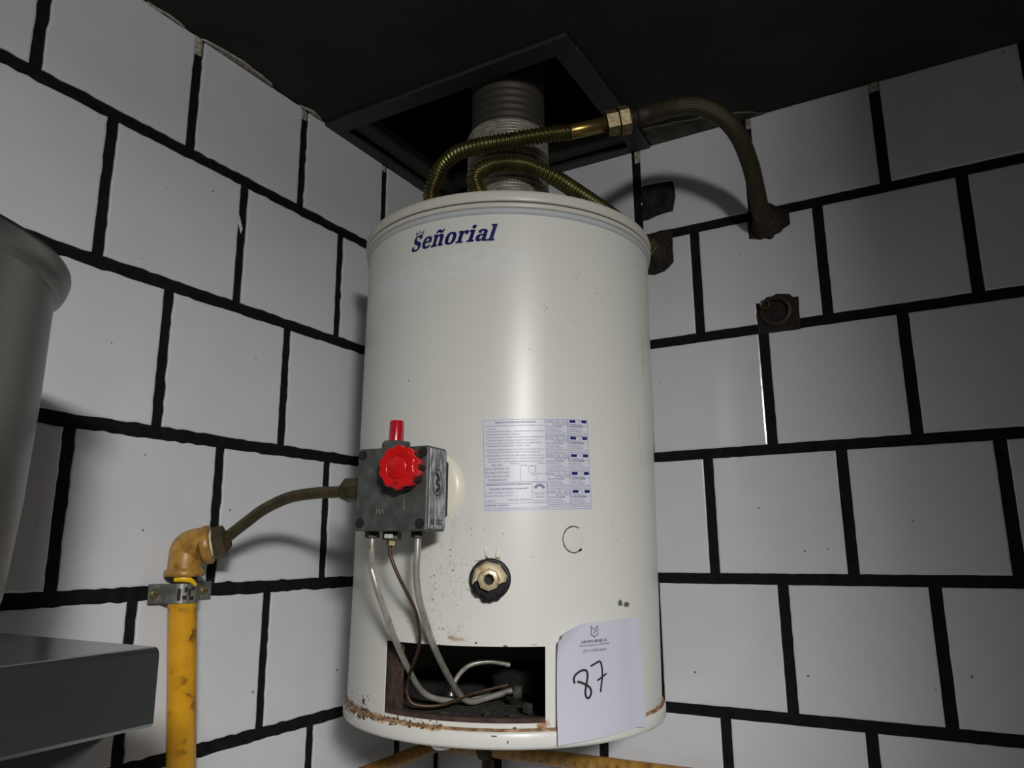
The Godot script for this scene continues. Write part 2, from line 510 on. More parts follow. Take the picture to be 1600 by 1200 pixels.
# a stroke of even width through (u, v) points
func stroke(st: SurfaceTool, pts: Array, width: float, place: Callable, closed := false) -> void:
	var n := pts.size()
	var l := []
	var r := []
	for k in n:
		var p: Vector2 = pts[k]
		var a: Vector2 = pts[k - 1] if k > 0 else (pts[n - 2] if closed else p)
		var b: Vector2 = pts[k + 1] if k < n - 1 else (pts[1] if closed else p)
		var d := (b - a).normalized()
		var nn := Vector2(-d.y, d.x) * width / 2.0
		l.append(place.call((p + nn).x, (p + nn).y)); r.append(place.call((p - nn).x, (p - nn).y))
	for k in n - 1:
		quad(st, r[k], r[k + 1], l[k + 1], l[k])
	if not closed:
		for e in [0, n - 1]:
			var p: Vector2 = pts[e]
			for k in 8:
				var a := TAU * k / 8
				var b := TAU * (k + 1) / 8
				var q0 := p + Vector2(cos(a), sin(a)) * width / 2.0
				var q1 := p + Vector2(cos(b), sin(b)) * width / 2.0
				tri(st, place.call(p.x, p.y), place.call(q0.x, q0.y), place.call(q1.x, q1.y))

func round2(pts: Array, step := 0.0006) -> Array:
	var c := Curve2D.new()
	c.bake_interval = step
	for i in pts.size():
		var t := Vector2.ZERO
		if i > 0 and i < pts.size() - 1:
			t = ((pts[i + 1] as Vector2) - (pts[i - 1] as Vector2)) / 6.0
		c.add_point(pts[i], -t, t)
	var out := []
	var n := maxi(2, int(c.get_baked_length() / step))
	for i in n + 1:
		out.append(c.sample_baked(c.get_baked_length() * i / n, true))
	return out

func sysfont(called: String, weight := 400) -> SystemFont:
	var f := SystemFont.new()
	f.font_names = PackedStringArray([called])
	f.font_weight = weight
	return f

# ------------------------------------------------------------------ the room
const TL := 2.25737      # height of the joint line above the top row, left wall
const TR := 2.25799
const CEIL := 2.245

func jag(a: Vector2, b: Vector2, amp: float, out: PackedVector2Array, nz: FastNoiseLite, sd: float) -> void:
	var n := maxi(1, int(a.distance_to(b) / 0.009))
	var d := (b - a).normalized()
	var nn := Vector2(-d.y, d.x)
	for k in n:
		var t := float(k) / n
		var p := a.lerp(b, t)
		var f := minf(t, 1.0 - t) * n
		out.append(p + nn * amp * nz.get_noise_2d(p.x * 900.0 + sd, p.y * 900.0) * minf(1.0, f))

func tiles(wall: MeshInstance3D, left: bool, holes: Array) -> void:
	var nz := FastNoiseLite.new()
	nz.seed = 5 if left else 9
	nz.frequency = 0.45
	rng.seed = 100 if left else 200
	var W := 0.17985 if left else 0.17317
	var H := 0.17 if left else 0.16974
	var top := TL if left else TR
	var ph := [0.1664, 0.0823, 0.1755, 0.0889, 0.1833, 0.0980] if left else [0.2006, 0.2864, 0.2009, 0.2853, 0.1990, 0.2866]
	var hj := 0.00725
	var vj := 0.0066 if left else 0.0070
	var xf := Transform3D(Basis(Vector3(0, 0, -1), Vector3.UP, Vector3(1, 0, 0)), Vector3.ZERO) if left else Transform3D()
	for row in 13:
		var y1 := minf(top - H * row - (hj if row > 0 else 0.0), CEIL - 0.001)
		var y0 := top - H * (row + 1) + hj
		if row == 12:
			y0 = 0.06
		var p: float = ph[row] if row < 6 else ph[4 + row % 2]
		for k in range(-2, 9):
			var s0 := p + W * (k - 1) + vj
			var s1 := p + W * k - vj
			if s1 < 0.03 or s0 > 1.5:
				continue
			s0 = maxf(s0, 0.004)
			var poly := PackedVector2Array()
			var amp := 0.0023 if left else 0.0006
			var m := -1.0 if left else 1.0
			var xa := minf(s0 * m, s1 * m)
			var xb := maxf(s0 * m, s1 * m)
			var sd := float(row * 37 + k * 11)
			jag(Vector2(xa, y0), Vector2(xb, y0), amp, poly, nz, sd)
			jag(Vector2(xb, y0), Vector2(xb, y1), amp * (0.5 if left else 0.7), poly, nz, sd + 5.0)
			jag(Vector2(xb, y1), Vector2(xa, y1), amp * (0.9 if row > 0 else 0.4), poly, nz, sd + 9.0)
			jag(Vector2(xa, y1), Vector2(xa, y0), amp * 1.0, poly, nz, sd + 13.0)
			var polys := [poly]
			for h in holes:
				var next := []
				for q in polys:
					for c in Geometry2D.clip_polygons(q, h):
						if c.size() > 2 and not Geometry2D.is_polygon_clockwise(c):
							next.append(c)
				polys = next
			var lift := rng.randf_range(0.0, 0.0006)
			var st := S()
			for q in polys:
				prism(st, q, -0.004, lift, 0.0017, xf, false, 0.38)
			part("tile", st, M.glazed_tile, wall)

func slab(lo: Vector3, hi: Vector3, st: SurfaceTool = null) -> SurfaceTool:
	var s := st if st else S()
	box(s, (lo + hi) / 2.0, hi - lo)
	return s

func V2(a: Array) -> PackedVector2Array:
	var p := PackedVector2Array()
	for k in range(0, a.size(), 2):
		p.append(Vector2(a[k], a[k + 1]))
	return p

func rough_poly(p: PackedVector2Array, amp: float, sd: int) -> PackedVector2Array:
	var nz := FastNoiseLite.new()
	nz.seed = sd
	nz.frequency = 0.5
	var out := PackedVector2Array()
	for k in p.size():
		jag(p[k], p[(k + 1) % p.size()], amp, out, nz, sd * 3.0)
	return out

var HOLES := []

func build_room() -> void:
	HOLES = [
		rough_poly(V2([0.3790, 2.1190, 0.4290, 2.1240, 0.4345, 2.1480, 0.4325, 2.1720, 0.4270, 2.1755, 0.3800, 2.1768]), 0.003, 1),
		rough_poly(V2([0.3700, 2.0500, 0.3860, 2.0290, 0.3960, 2.0270, 0.4110, 2.0300, 0.4255, 2.0420, 0.4258, 2.0960, 0.3700, 2.0960]), 0.002, 2),
		rough_poly(V2([0.5378, 2.0545, 0.5600, 2.0510, 0.5800, 2.0560, 0.5955, 2.0640, 0.5960, 2.0850, 0.5860, 2.0905, 0.5700, 2.1030, 0.5390, 2.0980]), 0.003, 3),
		rough_poly(V2([0.5400, 1.9100, 0.5960, 1.9100, 0.5975, 1.9565, 0.5900, 1.9575, 0.5860, 1.9625, 0.5700, 1.9655, 0.5580, 1.9620, 0.5480, 1.9540, 0.5400, 1.9570]), 0.002, 4),
	]
	var wl := struct("wall_left", slab(Vector3(-0.12, 0, -0.12), Vector3(-0.0022, 3.2, 3.5)), M.black_joint_paint, "left wall of white tiles with wide black joints", "wall")
	tiles(wl, true, [])
	var wr := struct("wall_right", slab(Vector3(-0.0022, 0, -0.12), Vector3(3.3, 3.2, -0.0022)), M.black_joint_paint, "right wall of white tiles with black joints, behind the water heater", "wall")
	tiles(wr, false, HOLES)
	# bits of bare mortar where the joints meet the ceiling, a chip of paint
	for a in [[0.5282, 2.232, 0.013], [0.3490, 2.236, 0.009], [0.1690, 2.237, 0.008]]:
		var st := S()
		prism(st, rough_poly(V2([-a[0] - 0.0062, a[1] - a[2], -a[0] + 0.0062, a[1] - a[2] * 0.8, -a[0] + 0.0062, CEIL, -a[0] - 0.0062, CEIL]), 0.002, int(a[0] * 100)), -0.003, -0.0006, 0.0006, Transform3D(Basis(Vector3(0, 0, -1), Vector3.UP, Vector3(1, 0, 0)), Vector3.ZERO))
		part("mortar_patch", st, M.plaster, wl)
	for a in [[0.3785, 2.2300, 0.011], [0.5535, 2.2340, 0.008], [0.7195, 2.2370, 0.006]]:
		var st := S()
		prism(st, rough_poly(V2([a[0] - 0.0066, a[1] - a[2], a[0] + 0.0066, a[1] - a[2] * 0.8, a[0] + 0.0066, CEIL, a[0] - 0.0066, CEIL]), 0.002, int(a[0] * 100)), -0.003, -0.0004, 0.0006)
		part("mortar_patch", st, M.plaster, wr)
	var chip := S()
	prism(chip, V2([-0.4520, 2.0450, -0.4425, 2.0160, -0.4400, 2.0230, -0.4480, 2.0430]), -0.0024, -0.0012, 0.0003, Transform3D(Basis(Vector3(0, 0, -1), Vector3.UP, Vector3(1, 0, 0)), Vector3.ZERO))
	part("paint_chip", chip, M.glazed_tile, wl)
	# ceiling with the hole for the flue
	var ce := S()
	slab(Vector3(0.385, CEIL, -0.002), Vector3(3.3, CEIL + 0.08, 3.5), ce)
	slab(Vector3(-0.002, CEIL, 0.292), Vector3(0.385, CEIL + 0.08, 3.5), ce)
	var ceiling := struct("ceiling", ce, M.black_ceiling_paint, "black painted ceiling with a rectangular hole over the heater", "ceiling")
	var sh := S()
	slab(Vector3(0.385, CEIL + 0.08, -0.002), Vector3(0.43, 3.2, 0.335), sh)
	slab(Vector3(-0.002, CEIL + 0.08, 0.292), Vector3(0.385, 3.2, 0.335), sh)
	slab(Vector3(-0.12, 3.2, -0.12), Vector3(0.43, 3.25, 0.335), sh)
	part("shaft", sh, M.dark_shaft, ceiling)
	# smears of plaster on the ceiling along both walls
	var flat := Transform3D(Basis(Vector3(1, 0, 0), Vector3(0, 0, 1), Vector3(0, -1, 0)), Vector3(0, CEIL, 0))
	var ps := S()
	prism(ps, rough_poly(V2([0.402, 0.001, 0.575, 0.001, 0.560, 0.014, 0.52, 0.030, 0.46, 0.043, 0.404, 0.050]), 0.006, 21), -0.001, 0.003, 0.001, flat)
	part("plaster_smear", ps, M.dirty_plaster, ceiling)
	for a in [[0.41, 0.525, 0.011], [0.315, 0.36, 0.008], [0.55, 0.60, 0.004]]:
		var q := S()
		prism(q, rough_poly(V2([0.001, a[0], a[2] * 0.5, a[0] + 0.005, a[2], (a[0] + a[1]) * 0.5, a[2] * 0.3, a[1] - 0.005, 0.001, a[1]]), 0.003, int(a[0] * 100)), -0.001, 0.003, 0.001, flat)
		part("plaster_smear", q, M.plaster, ceiling)
	# angle-iron frame round the hole
	var fr := S()
	box(fr, Vector3(0.199, CEIL - 0.003, 0.2925), Vector3(0.398, 0.006, 0.031), 0.0012)
	var frame := struct("trim_1", fr, M.frame_paint, "black metal frame round the hole in the ceiling", "frame")
	for a in [[Vector3(0.3845, CEIL - 0.003, 0.1385), Vector3(0.031, 0.006, 0.277)], [Vector3(0.199, CEIL + 0.014, 0.2785), Vector3(0.364, 0.028, 0.003)], [Vector3(0.3705, CEIL + 0.014, 0.139), Vector3(0.003, 0.028, 0.276)],
			[Vector3(0.0105, CEIL - 0.003, 0.139), Vector3(0.019, 0.006, 0.276)], [Vector3(0.196, CEIL - 0.003, 0.0105), Vector3(0.348, 0.006, 0.019)]]:
		var q := S()
		box(q, a[0], a[1], 0.001)
		part("rail", q, M.frame_paint, frame)
	for a in [[Vector3(0.036, CEIL + 0.012, 0.145), Vector3(0.03, 0.02, 0.262)], [Vector3(0.21, CEIL + 0.012, 0.034), Vector3(0.318, 0.02, 0.028)]]:
		var q := S()
		box(q, a[0], a[1], 0.003)
		part("batten", q, M.frame_dust, frame)
	# the rest of the room, out of view
	struct("floor", slab(Vector3(-0.12, -0.1, -0.12), Vector3(3.3, 0, 3.5)), M.room_floor, "kitchen floor, below the picture", "floor")
	struct("wall_back", slab(Vector3(-0.12, 0, 3.4), Vector3(3.3, CEIL, 3.5)), M.room_paint, "plain pale wall behind the photographer", "wall")
	struct("wall_far", slab(Vector3(3.2, 0, 0), Vector3(3.3, CEIL, 3.4)), M.room_paint, "plain pale wall far to the right of the heater", "wall")

# ------------------------------------------------------------------ the water heater
func casing_shell() -> SurfaceTool:
	var st := S()
	var ths := []
	var t := -180.0
	while t < 180.0:
		ths.append(t)
		t += 3.0
	ths.append(180.0)
	for e in [-11.8, 42.4]:
		ths.append(e)
	ths.sort()
	var ys := [0.016, 0.0236, 0.0932, 0.13, 0.25, 0.40, 0.5485]
	var r := 0.184
	var uv := func(th: float, y: float) -> Vector2: return Vector2(clampf((th - TA) / (TB - TA), 0.001, 0.999), (0.58 - y) / 0.59)
	sgroup += 1
	st.set_smooth_group(sgroup)
	for j in ys.size() - 1:
		for i in ths.size() - 1:
			if ths[i + 1] - ths[i] < 0.001:
				continue
			if j == 1 and ths[i] > -11.9 and ths[i + 1] < 42.5:
				continue
			quad(st, around(ths[i], ys[j], r), around(ths[i + 1], ys[j], r), around(ths[i + 1], ys[j + 1], r), around(ths[i], ys[j + 1], r),
				uv.call(ths[i], ys[j]), uv.call(ths[i + 1], ys[j]), uv.call(ths[i + 1], ys[j + 1]), uv.call(ths[i], ys[j + 1]))
	# the cut edges of the sheet round the opening, 1.2 mm thick
	st.set_smooth_group(-1)
	var ri := r - 0.0012
	for i in ths.size() - 1:
		if ths[i] > -11.9 and ths[i + 1] < 42.5:
			for y in [0.0236, 0.0932]:
				var u: Vector2 = uv.call(ths[i], y)
				quad(st, around(ths[i], y, r), around(ths[i + 1], y, r), around(ths[i + 1], y, ri), around(ths[i], y, ri), u, u, u, u)
	for e in [-11.8, 42.4]:
		var u: Vector2 = uv.call(e, 0.05)
		quad(st, around(e, 0.0236, r), around(e, 0.0236, ri), around(e, 0.0932, ri), around(e, 0.0932, r), u, u, u, u)
	# inner face
	sgroup += 1
	st.set_smooth_group(sgroup)
	for j in ys.size() - 1:
		for i in ths.size() - 1:
			if ths[i + 1] - ths[i] < 0.001 or (j == 1 and ths[i] > -11.9 and ths[i + 1] < 42.5):
				continue
			var u := Vector2(0.5, 0.4)
			quad(st, around(ths[i + 1], ys[j], ri), around(ths[i], ys[j], ri), around(ths[i], ys[j + 1], ri), around(ths[i + 1], ys[j + 1], ri), u, u, u, u)
	st.set_smooth_group(-1)
	return st

func arc_slab(st: SurfaceTool, t0: float, t1: float, y0: float, y1: float, r0: float, r1: float, n := 10) -> void:
	for k in n:
		var a := lerpf(t0, t1, float(k) / n)
		var b := lerpf(t0, t1, float(k + 1) / n)
		quad(st, around(a, y0, r1), around(b, y0, r1), around(b, y1, r1), around(a, y1, r1))
		quad(st, around(b, y0, r0), around(a, y0, r0), around(a, y1, r0), around(b, y1, r0))
		quad(st, around(a, y1, r1), around(b, y1, r1), around(b, y1, r0), around(a, y1, r0))
		quad(st, around(b, y0, r1), around(a, y0, r1), around(a, y0, r0), around(b, y0, r0))
	for e in [t0, t1]:
		quad(st, around(e, y0, r0), around(e, y0, r1), around(e, y1, r1), around(e, y1, r0))

func build_heater() -> void:
	var h := thing("water_heater", "white cylindrical water heater with red knob, hung in the tiled corner", "water heater", LEAN)
	var enamel := StandardMaterial3D.new()
	enamel.resource_name = "aged_enamel"
	enamel.albedo_texture = casing_texture()
	enamel.texture_repeat = false
	enamel.roughness = 0.33
	enamel.metallic_specular = 0.45
	part("casing", casing_shell(), enamel, h, "cream enamelled casing with a rusty lower edge")
	var st := S()
	sgroup += 1
	st.set_smooth_group(sgroup)
	var bp := L([0.0, 0.0, 0.183, 0.0, 0.1865, 0.0015, 0.188, 0.004, 0.188, 0.0148, 0.1868, 0.0166, 0.1835, 0.0168])
	for j in bp.size() - 1:
		for k in 120:
			var t0 := -180.0 + 3.0 * k
			var t1 := t0 + 3.0
			var u0 := clampf((t0 - TA) / (TB - TA), 0.001, 0.999)
			var u1 := clampf((t1 - TA) / (TB - TA), 0.001, 0.999)
			var w0: float = (0.58 - bp[j].y) / 0.59
			var w1: float = (0.58 - bp[j + 1].y) / 0.59
			quad(st, around(t0, bp[j].y, bp[j].x), around(t1, bp[j].y, bp[j].x), around(t1, bp[j + 1].y, bp[j + 1].x), around(t0, bp[j + 1].y, bp[j + 1].x), Vector2(u0, w0), Vector2(u1, w0), Vector2(u1, w1), Vector2(u0, w1))
	st.set_smooth_group(-1)
	part("base_band", st, enamel, h)
	st = S()
	lathe(st, L([0.1862, 0.0158, 0.1869, 0.0172, 0.1862, 0.0186, 0.184, 0.0192]), Transform3D(), 96)
	part("seam", st, M.seam_rust, h, "rusty seam above the base")
	st = S()
	lathe(st, L([0.1835, 0.5470, 0.1855, 0.5482, 0.1862, 0.5500, 0.1862, 0.5500, 0.1862, 0.5536, 0.1850, 0.5545]), Transform3D(), 96)
	part("rim_ring", st, M.galvanised_ring, h, "bluish grey metal ring below the lid")
	st = S()
	lathe(st, L([0.1855, 0.5545, 0.1872, 0.5550, 0.1878, 0.5560, 0.1878, 0.5596, 0.1868, 0.5604]), Transform3D(), 96)
	part("rim_band", st, M.lid_enamel, h)
	st = S()
	lathe(st, L([0.1862, 0.5598, 0.1864, 0.5622]), Transform3D(), 96)
	part("gap", st, M.black_gap, h)
	st = S()
	lathe(st, L([0.1860, 0.5616, 0.1885, 0.5620, 0.1888, 0.5630, 0.1888, 0.5710, 0.1876, 0.5742, 0.1840, 0.5756, 0.08, 0.5770, 0.0, 0.5775]), Transform3D(), 96)
	part("lid", st, M.lid_enamel, h)
	for a in [[Vector2(-0.070, 0.064), 0.0135], [Vector2(0.015, 0.094), 0.0135]]:   # water connections on the lid
		st = S()
		nut(st, Vector3(a[0].x, 0.575, a[0].y), UPV, a[1] + 0.002, 0.014)
		part("pipe_nut", st, M.old_brass_nut, h)
	# inside of the burner chamber
	st = S()
	lathe(st, L([0.0, 0.0205, 0.176, 0.0205]), Transform3D(), 48)
	part("burner_tray", st, M.ash_floor, h, "ash strewn floor of the burner chamber")
	st = S()
	lathe(st, L([0.0, 0.150, 0.178, 0.150, 0.178, 0.150, 0.178, 0.11]), Transform3D(), 48)
	part("chamber_roof", st, M.burnt_inside, h)
	st = S()
	arc_slab(st, -16.0, -6.2, 0.0205, 0.12, 0.1745, 0.178, 4)
	part("side_flange", st, M.red_oxide, h, "rust red strip at the left of the opening")
	st = S()
	arc_slab(st, -16.0, 46.0, 0.0180, 0.0275, 0.1735, 0.1815, 16)
	part("sill", st, M.red_oxide, h, "rust red strip along the bottom of the opening")
	st = S()
	lathe(st, L([0.058, 0.030, 0.062, 0.046, 0.060, 0.050, 0.045, 0.0515, 0.030, 0.0495, 0.0, 0.0495]), Transform3D(Basis(), Vector3(0.045, 0, -0.01)), 40)
	lathe(st, L([0.014, 0.0205, 0.014, 0.032]), Transform3D(Basis(), Vector3(0.045, 0, -0.01)), 20)
	part("burner", st, M.burnt_inside, h)
	st = S()
	lathe(st, L([0.020, 0.0500, 0.024, 0.0525, 0.028, 0.0500]), Transform3D(Basis(), Vector3(0.085, 0, 0.02)), 28)
	part("burner_ring", st, M.aluminium_tube, h)
	for a in [[Vector3(0.072, 0.041, 0.098), Vector3(0.009, 0.012, 0.006), 0.4], [Vector3(0.088, 0.028, 0.105), Vector3(0.010, 0.010, 0.006), -0.3], [Vector3(0.022, 0.0235, 0.150), Vector3(0.022, 0.004, 0.008), 0.1], [Vector3(0.058, 0.024, 0.136), Vector3(0.006, 0.005, 0.005), 0.7], [Vector3(0.082, 0.024, 0.128), Vector3(0.010, 0.004, 0.006), -0.6]]:
		st = S()
		box(st, Vector3.ZERO, a[1], 0.001, Transform3D(Basis(Vector3.UP, a[2]), a[0]))
		part("burner_debris", st, M.ash_floor, h)
	# drain socket with its rubber collar
	var dn := around(25.3, 0.0, 1.0)
	var dp := around(25.3, 0.1569, 0.180)
	var drain := S()
	lathe(drain, L([0.0205, 0.0, 0.0205, 0.0075, 0.0190, 0.0092, 0.0165, 0.0092, 0.0160, 0.006, 0.0, 0.006]), along(dp, dn), 40)
	var dr := part("drain_collar", drain, M.black_rubber, h, "black collar of the drain socket")
	st = S()
	nut(st, dp + dn * 0.006, dn, 0.0176, 0.0085, 8, 0.2)
	part("brass_nut", st, M.sooty_brass, dr)
	st = S()
	lathe(st, L([0.0108, 0.0, 0.0108, 0.0215, 0.0098, 0.0225, 0.0060, 0.0225, 0.0060, 0.0225, 0.0052, 0.0215, 0.0050, 0.008, 0.0, 0.008]), along(dp, dn), 8)
	part("spigot", st, M.sooty_brass, dr)
	st = S()
	lathe(st, L([0.0, 0.0150, 0.0052, 0.0150]), along(dp, dn), 16)
	part("bore", st, M.soot, dr)
	st = S()      # soot and drips crusted on the lower half
	for k in 26:
		var a := lerpf(0.12, 0.88, k / 25.0) * PI + PI
		var rr := rng.randf_range(0.0125, 0.0185)
		var b := basis_to(dn)
		var side := UPV.cross(dn).normalized()
		var q := dp + dn * (0.0128 if rr < 0.0165 else 0.0095) + (side * cos(a) + UPV * sin(a)) * rr
		lathe(st, L([0.0, -0.001, 0.0042, 0.0004, 0.0034, 0.0022, 0.0, 0.0030]), Transform3D(b, q), 8)
	part("soot_crust", st, M.soot, dr, "black soot caked on the lower half")
	# curled flakes of the torn sticker above the drain
	var flake := [[Vector2(20.2, 0.1745), Vector2(21.8, 0.1800), Vector2(23.8, 0.1765), Vector2(22.8, 0.1755)], [Vector2(23.4, 0.1880), Vector2(24.0, 0.1878), Vector2(24.9, 0.1785), Vector2(23.9, 0.1785)], [Vector2(27.2, 0.1890), Vector2(27.7, 0.1880), Vector2(28.6, 0.1775), Vector2(27.0, 0.1785)]]
	for f in flake:
		st = S()
		var lift := [0.0012, 0.0005, 0.0045, 0.0030]
		var p := []
		for k in 4:
			p.append(around(f[k].x, f[k].y, 0.1842 + lift[k]))
		quad(st, p[3], p[2], p[1], p[0])
		quad(st, p[0] * 0.9985, p[1] * 0.9985, p[2] * 0.9985, p[3] * 0.9985)
		for k in 4:
			var l := (k + 1) % 4
			quad(st, p[k], p[l], p[l] * 0.9985, p[k] * 0.9985)
		part("sticker_flake", st, M.yellowed_enamel, h)
	# knock-out plug
	st = S()
	lathe(st, L([0.0112, 0.0, 0.0111, 0.0006, 0.0106, 0.0007, 0.0, 0.0007]), along(around(52.0, 0.1965, 0.1836), around(52.0, 0, 1.0)), 32)
	part("plug", st, M.enamel, h)
	# the maker's name in blue slanting letters
	var brand := S()
	var put := func(u: float, v: float) -> Vector3: return around(-7.2 + rad_to_deg(u / 0.184), 0.5162 + v, 0.1843)
	var fat := FontVariation.new()
	fat.base_font = sysfont("Droid Serif", 700)
	fat.variation_embolden = 0.45
	letters(brand, "Señorial", fat, 0.0178, 0.1035, 0.0, put, 0.30, 64, 1.0)
	var pt := func(u: float, v: float) -> Vector3: return around(rad_to_deg(u / 0.184), v, 0.1843)
	var crown := []
	for q in L([-4.7, 0.5352, -5.0, 0.5384, -3.8, 0.5364, -3.3, 0.5398, -2.6, 0.5360, -1.3, 0.5394, -1.9, 0.5344]):
		crown.append(Vector2(deg_to_rad(q.x) * 0.184, q.y))
	stroke(brand, crown, 0.0014, pt)
	part("lettering", brand, M.brand_ink, h, "blue slanting maker's name")
	build_label(h)
	build_valve(h)
	# water drop of clear plastic under the base
	st = S()
	lathe(st, L([0.0, -0.007, 0.008, -0.006, 0.013, 0.0, 0.013, 0.004]), Transform3D(Basis(), around(8.0, 0.0, 0.165)), 20)
	part("base_foot", st, M.clear_plastic, h)
	# hanger that carries the heater on the right-hand wall
	var inv := LEAN.affine_inverse()
	for y in [1.86, 1.56]:
		for s in [0.21, 0.31]:
			st = S()
			box(st, Vector3(s, y, 0.032), Vector3(0.03, 0.05, 0.066), 0.001, inv)
			part("wall_bracket", st, M.rust_iron, h)

func build_label(h: Node3D) -> void:
	var w := 0.1165
	var hh := 0.0952
	var tilt := deg_to_rad(2.2)
	var place := func(u: float, v: float, r: float) -> Vector3:   # u right, v down from the label's top left corner, in metres
		var x := u - w / 2.0
		var y := hh / 2.0 - v
		return around(40.5 + rad_to_deg((x * cos(tilt) - y * sin(tilt)) / 0.184), 0.2721 + x * sin(tilt) + y * cos(tilt), r)
	var st := S()
	var n := 24
	for k in n:
		var a := w * k / n
		var b := w * (k + 1) / n
		quad(st, place.call(a, hh, 0.18425), place.call(b, hh, 0.18425), place.call(b, 0, 0.18425), place.call(a, 0, 0.18425))
	for e in [[0.0, 0.0, w, 0.0], [w, hh, 0.0, hh]]:
		for k in n:
			var a := lerpf(e[0], e[2], float(k) / n)
			var b := lerpf(e[0], e[2], float(k + 1) / n)
			quad(st, place.call(a, e[1], 0.18425), place.call(b, e[1], 0.18425), place.call(b, e[1], 0.1838), place.call(a, e[1], 0.1838))
	var label := part("instruction_label", st, M.label_film, h, "white instruction sticker printed in blue")
	var ink := S()
	var bars := S()
	var sans := sysfont("Droid Sans")
	var bold := sysfont("Droid Sans", 700)
	var at := func(fx: float, fy: float) -> Callable:
		return func(u: float, v: float) -> Vector3: return place.call(fx * w + u, fy * hh - v, 0.1844)
	var put := func(t: String, fx: float, fy: float, cap: float, fw: float, align := 0.0, heavy := false) -> void:
		letters(ink, t, bold if heavy else sans, cap, fw * w, align, at.call(fx, fy), 0.0, 16, 2.0)
	var flat := func(u: float, v: float) -> Vector3: return place.call(u, v, 0.1844)
	var line := func(x0: float, y0: float, x1: float, y1: float, t := 0.00028) -> void:
		var p := []
		for k in 13:
			p.append(Vector2(lerpf(x0, x1, k / 12.0) * w, lerpf(y0, y1, k / 12.0) * hh))
		stroke(ink, p, t, flat)
	for e in [[0.012, 0.012, 0.988, 0.012], [0.012, 0.985, 0.988, 0.985], [0.012, 0.012, 0.012, 0.985], [0.988, 0.012, 0.988, 0.985], [0.567, 0.012, 0.567, 0.985], [0.012, 0.69, 0.567, 0.69], [0.012, 0.915, 0.567, 0.915]]:
		line.call(e[0], e[1], e[2], e[3])
	put.call("INSTRUCCIONES DE ENCENDIDO", 0.30, 0.052, 0.0019, 0.36, 0.5, true)
	var body := [["1-Gire la perilla A hasta hacer coincidir la posición * con la", 0.028, 0.52, 0.085], ["marca B.", 0.045, 0.075, 0.117], ["2-Oprima a fondo el botón C, encienda el piloto y manténgalo", 0.028, 0.53, 0.147], ["presionado durante 30 segundos.", 0.045, 0.30, 0.179],
		["3-Al soltar el botón, el piloto permanecerá encendido; caso", 0.028, 0.52, 0.213], ["contrario espere 3 minutos y repita la operación 1 y 2.", 0.045, 0.47, 0.245], ["4-Gire la perilla A en sentido antihorario y seleccione la", 0.028, 0.50, 0.277], ["temperatura deseada entre el MIN. Y MAX.", 0.048, 0.38, 0.306],
		["5-Para el apagado total gire la perilla A en sentido horario", 0.028, 0.52, 0.346], ["hasta hacer coincidir la posición O con la marca B.", 0.048, 0.47, 0.375], ["REENCENDIDO: En caso de reencender el piloto gire la", 0.028, 0.51, 0.411], ["perilla A hasta la posición O y espere 5 minutos antes", 0.048, 0.50, 0.443], ["de reencender, comenzando la operación en el punto 1.", 0.048, 0.49, 0.475]]
	for b in body:
		put.call(b[0], b[1], b[3], 0.00150, b[2])
	var warn := ["NO USE", "ESTE ARTEFACTO", "EN HABITACIONES", "SIN VENTILACION", "PERMANENTE"]
	for k in 5:
		put.call(warn[k], 0.127, 0.518 + 0.0395 * k, 0.0021, [0.09, 0.21, 0.215, 0.205, 0.165][k], 0.5)
	put.call("Botón C", 0.245, 0.500, 0.0014, 0.085)
	put.call("Perilla A", 0.485, 0.500, 0.0014, 0.075)
	put.call("Marca B", 0.485, 0.612, 0.0014, 0.075)
	for e in [[0.330, 0.518, 0.468, 0.518], [0.330, 0.518, 0.330, 0.682], [0.468, 0.518, 0.468, 0.682], [0.345, 0.502, 0.385, 0.502], [0.345, 0.502, 0.345, 0.518], [0.385, 0.502, 0.385, 0.518], [0.443, 0.612, 0.478, 0.612]]:
		line.call(e[0], e[1], e[2], e[3])
	var ring := []
	for k in 25:
		ring.append(Vector2(0.432 * w + 0.0036 * cos(TAU * k / 24), 0.562 * hh + 0.0036 * sin(TAU * k / 24)))
	stroke(ink, ring, 0.0003, flat, true)
	put.call("A", 0.420, 0.572, 0.0013, 0.012); put.call("B", 0.432, 0.622, 0.0013, 0.012)
	put.call("CALENTADOR DE AGUA POR ACUMULACION", 0.022, 0.722, 0.0017, 0.395, 0.0, true)
	put.call("\"Con piloto analizador incorporado\"", 0.05, 0.768, 0.0017, 0.345, 0.0, true)
	put.call("Presión de Trabajo: 4,5 Kg/cm²", 0.022, 0.805, 0.0014, 0.245)
	put.call("Presión de Prueba:  9 Kg/cm²", 0.022, 0.840, 0.0014, 0.235)
	put.call("SERIE Nº", 0.022, 0.895, 0.0014, 0.08)
	put.call("INDUSTRIA ARGENTINA", 0.215, 0.888, 0.0015, 0.205)
	put.call("DEPOSITO:  TALBAR S.A.", 0.024, 0.942, 0.0014, 0.20, 0.0, true)
	put.call("Calle 7  1700, (1884) BERAZATEGUI Bs.As. Pcia. Bs. As. Tel.: 11 4256-0700", 0.024, 0.972, 0.0013, 0.535)
	var badge := []
	for c in [[0.548, 0.712, 0.0], [0.548, 0.882, 90.0], [0.438, 0.882, 180.0], [0.438, 0.712, 270.0]]:
		for k in 5:
			var a := deg_to_rad(c[2] - 90.0 + 22.5 * k)
			badge.append(Vector2(c[0] * w + 0.0012 * cos(a), c[1] * hh + 0.0012 * sin(a)))
	badge.append(badge[0])
	stroke(ink, badge, 0.0003, flat, true)
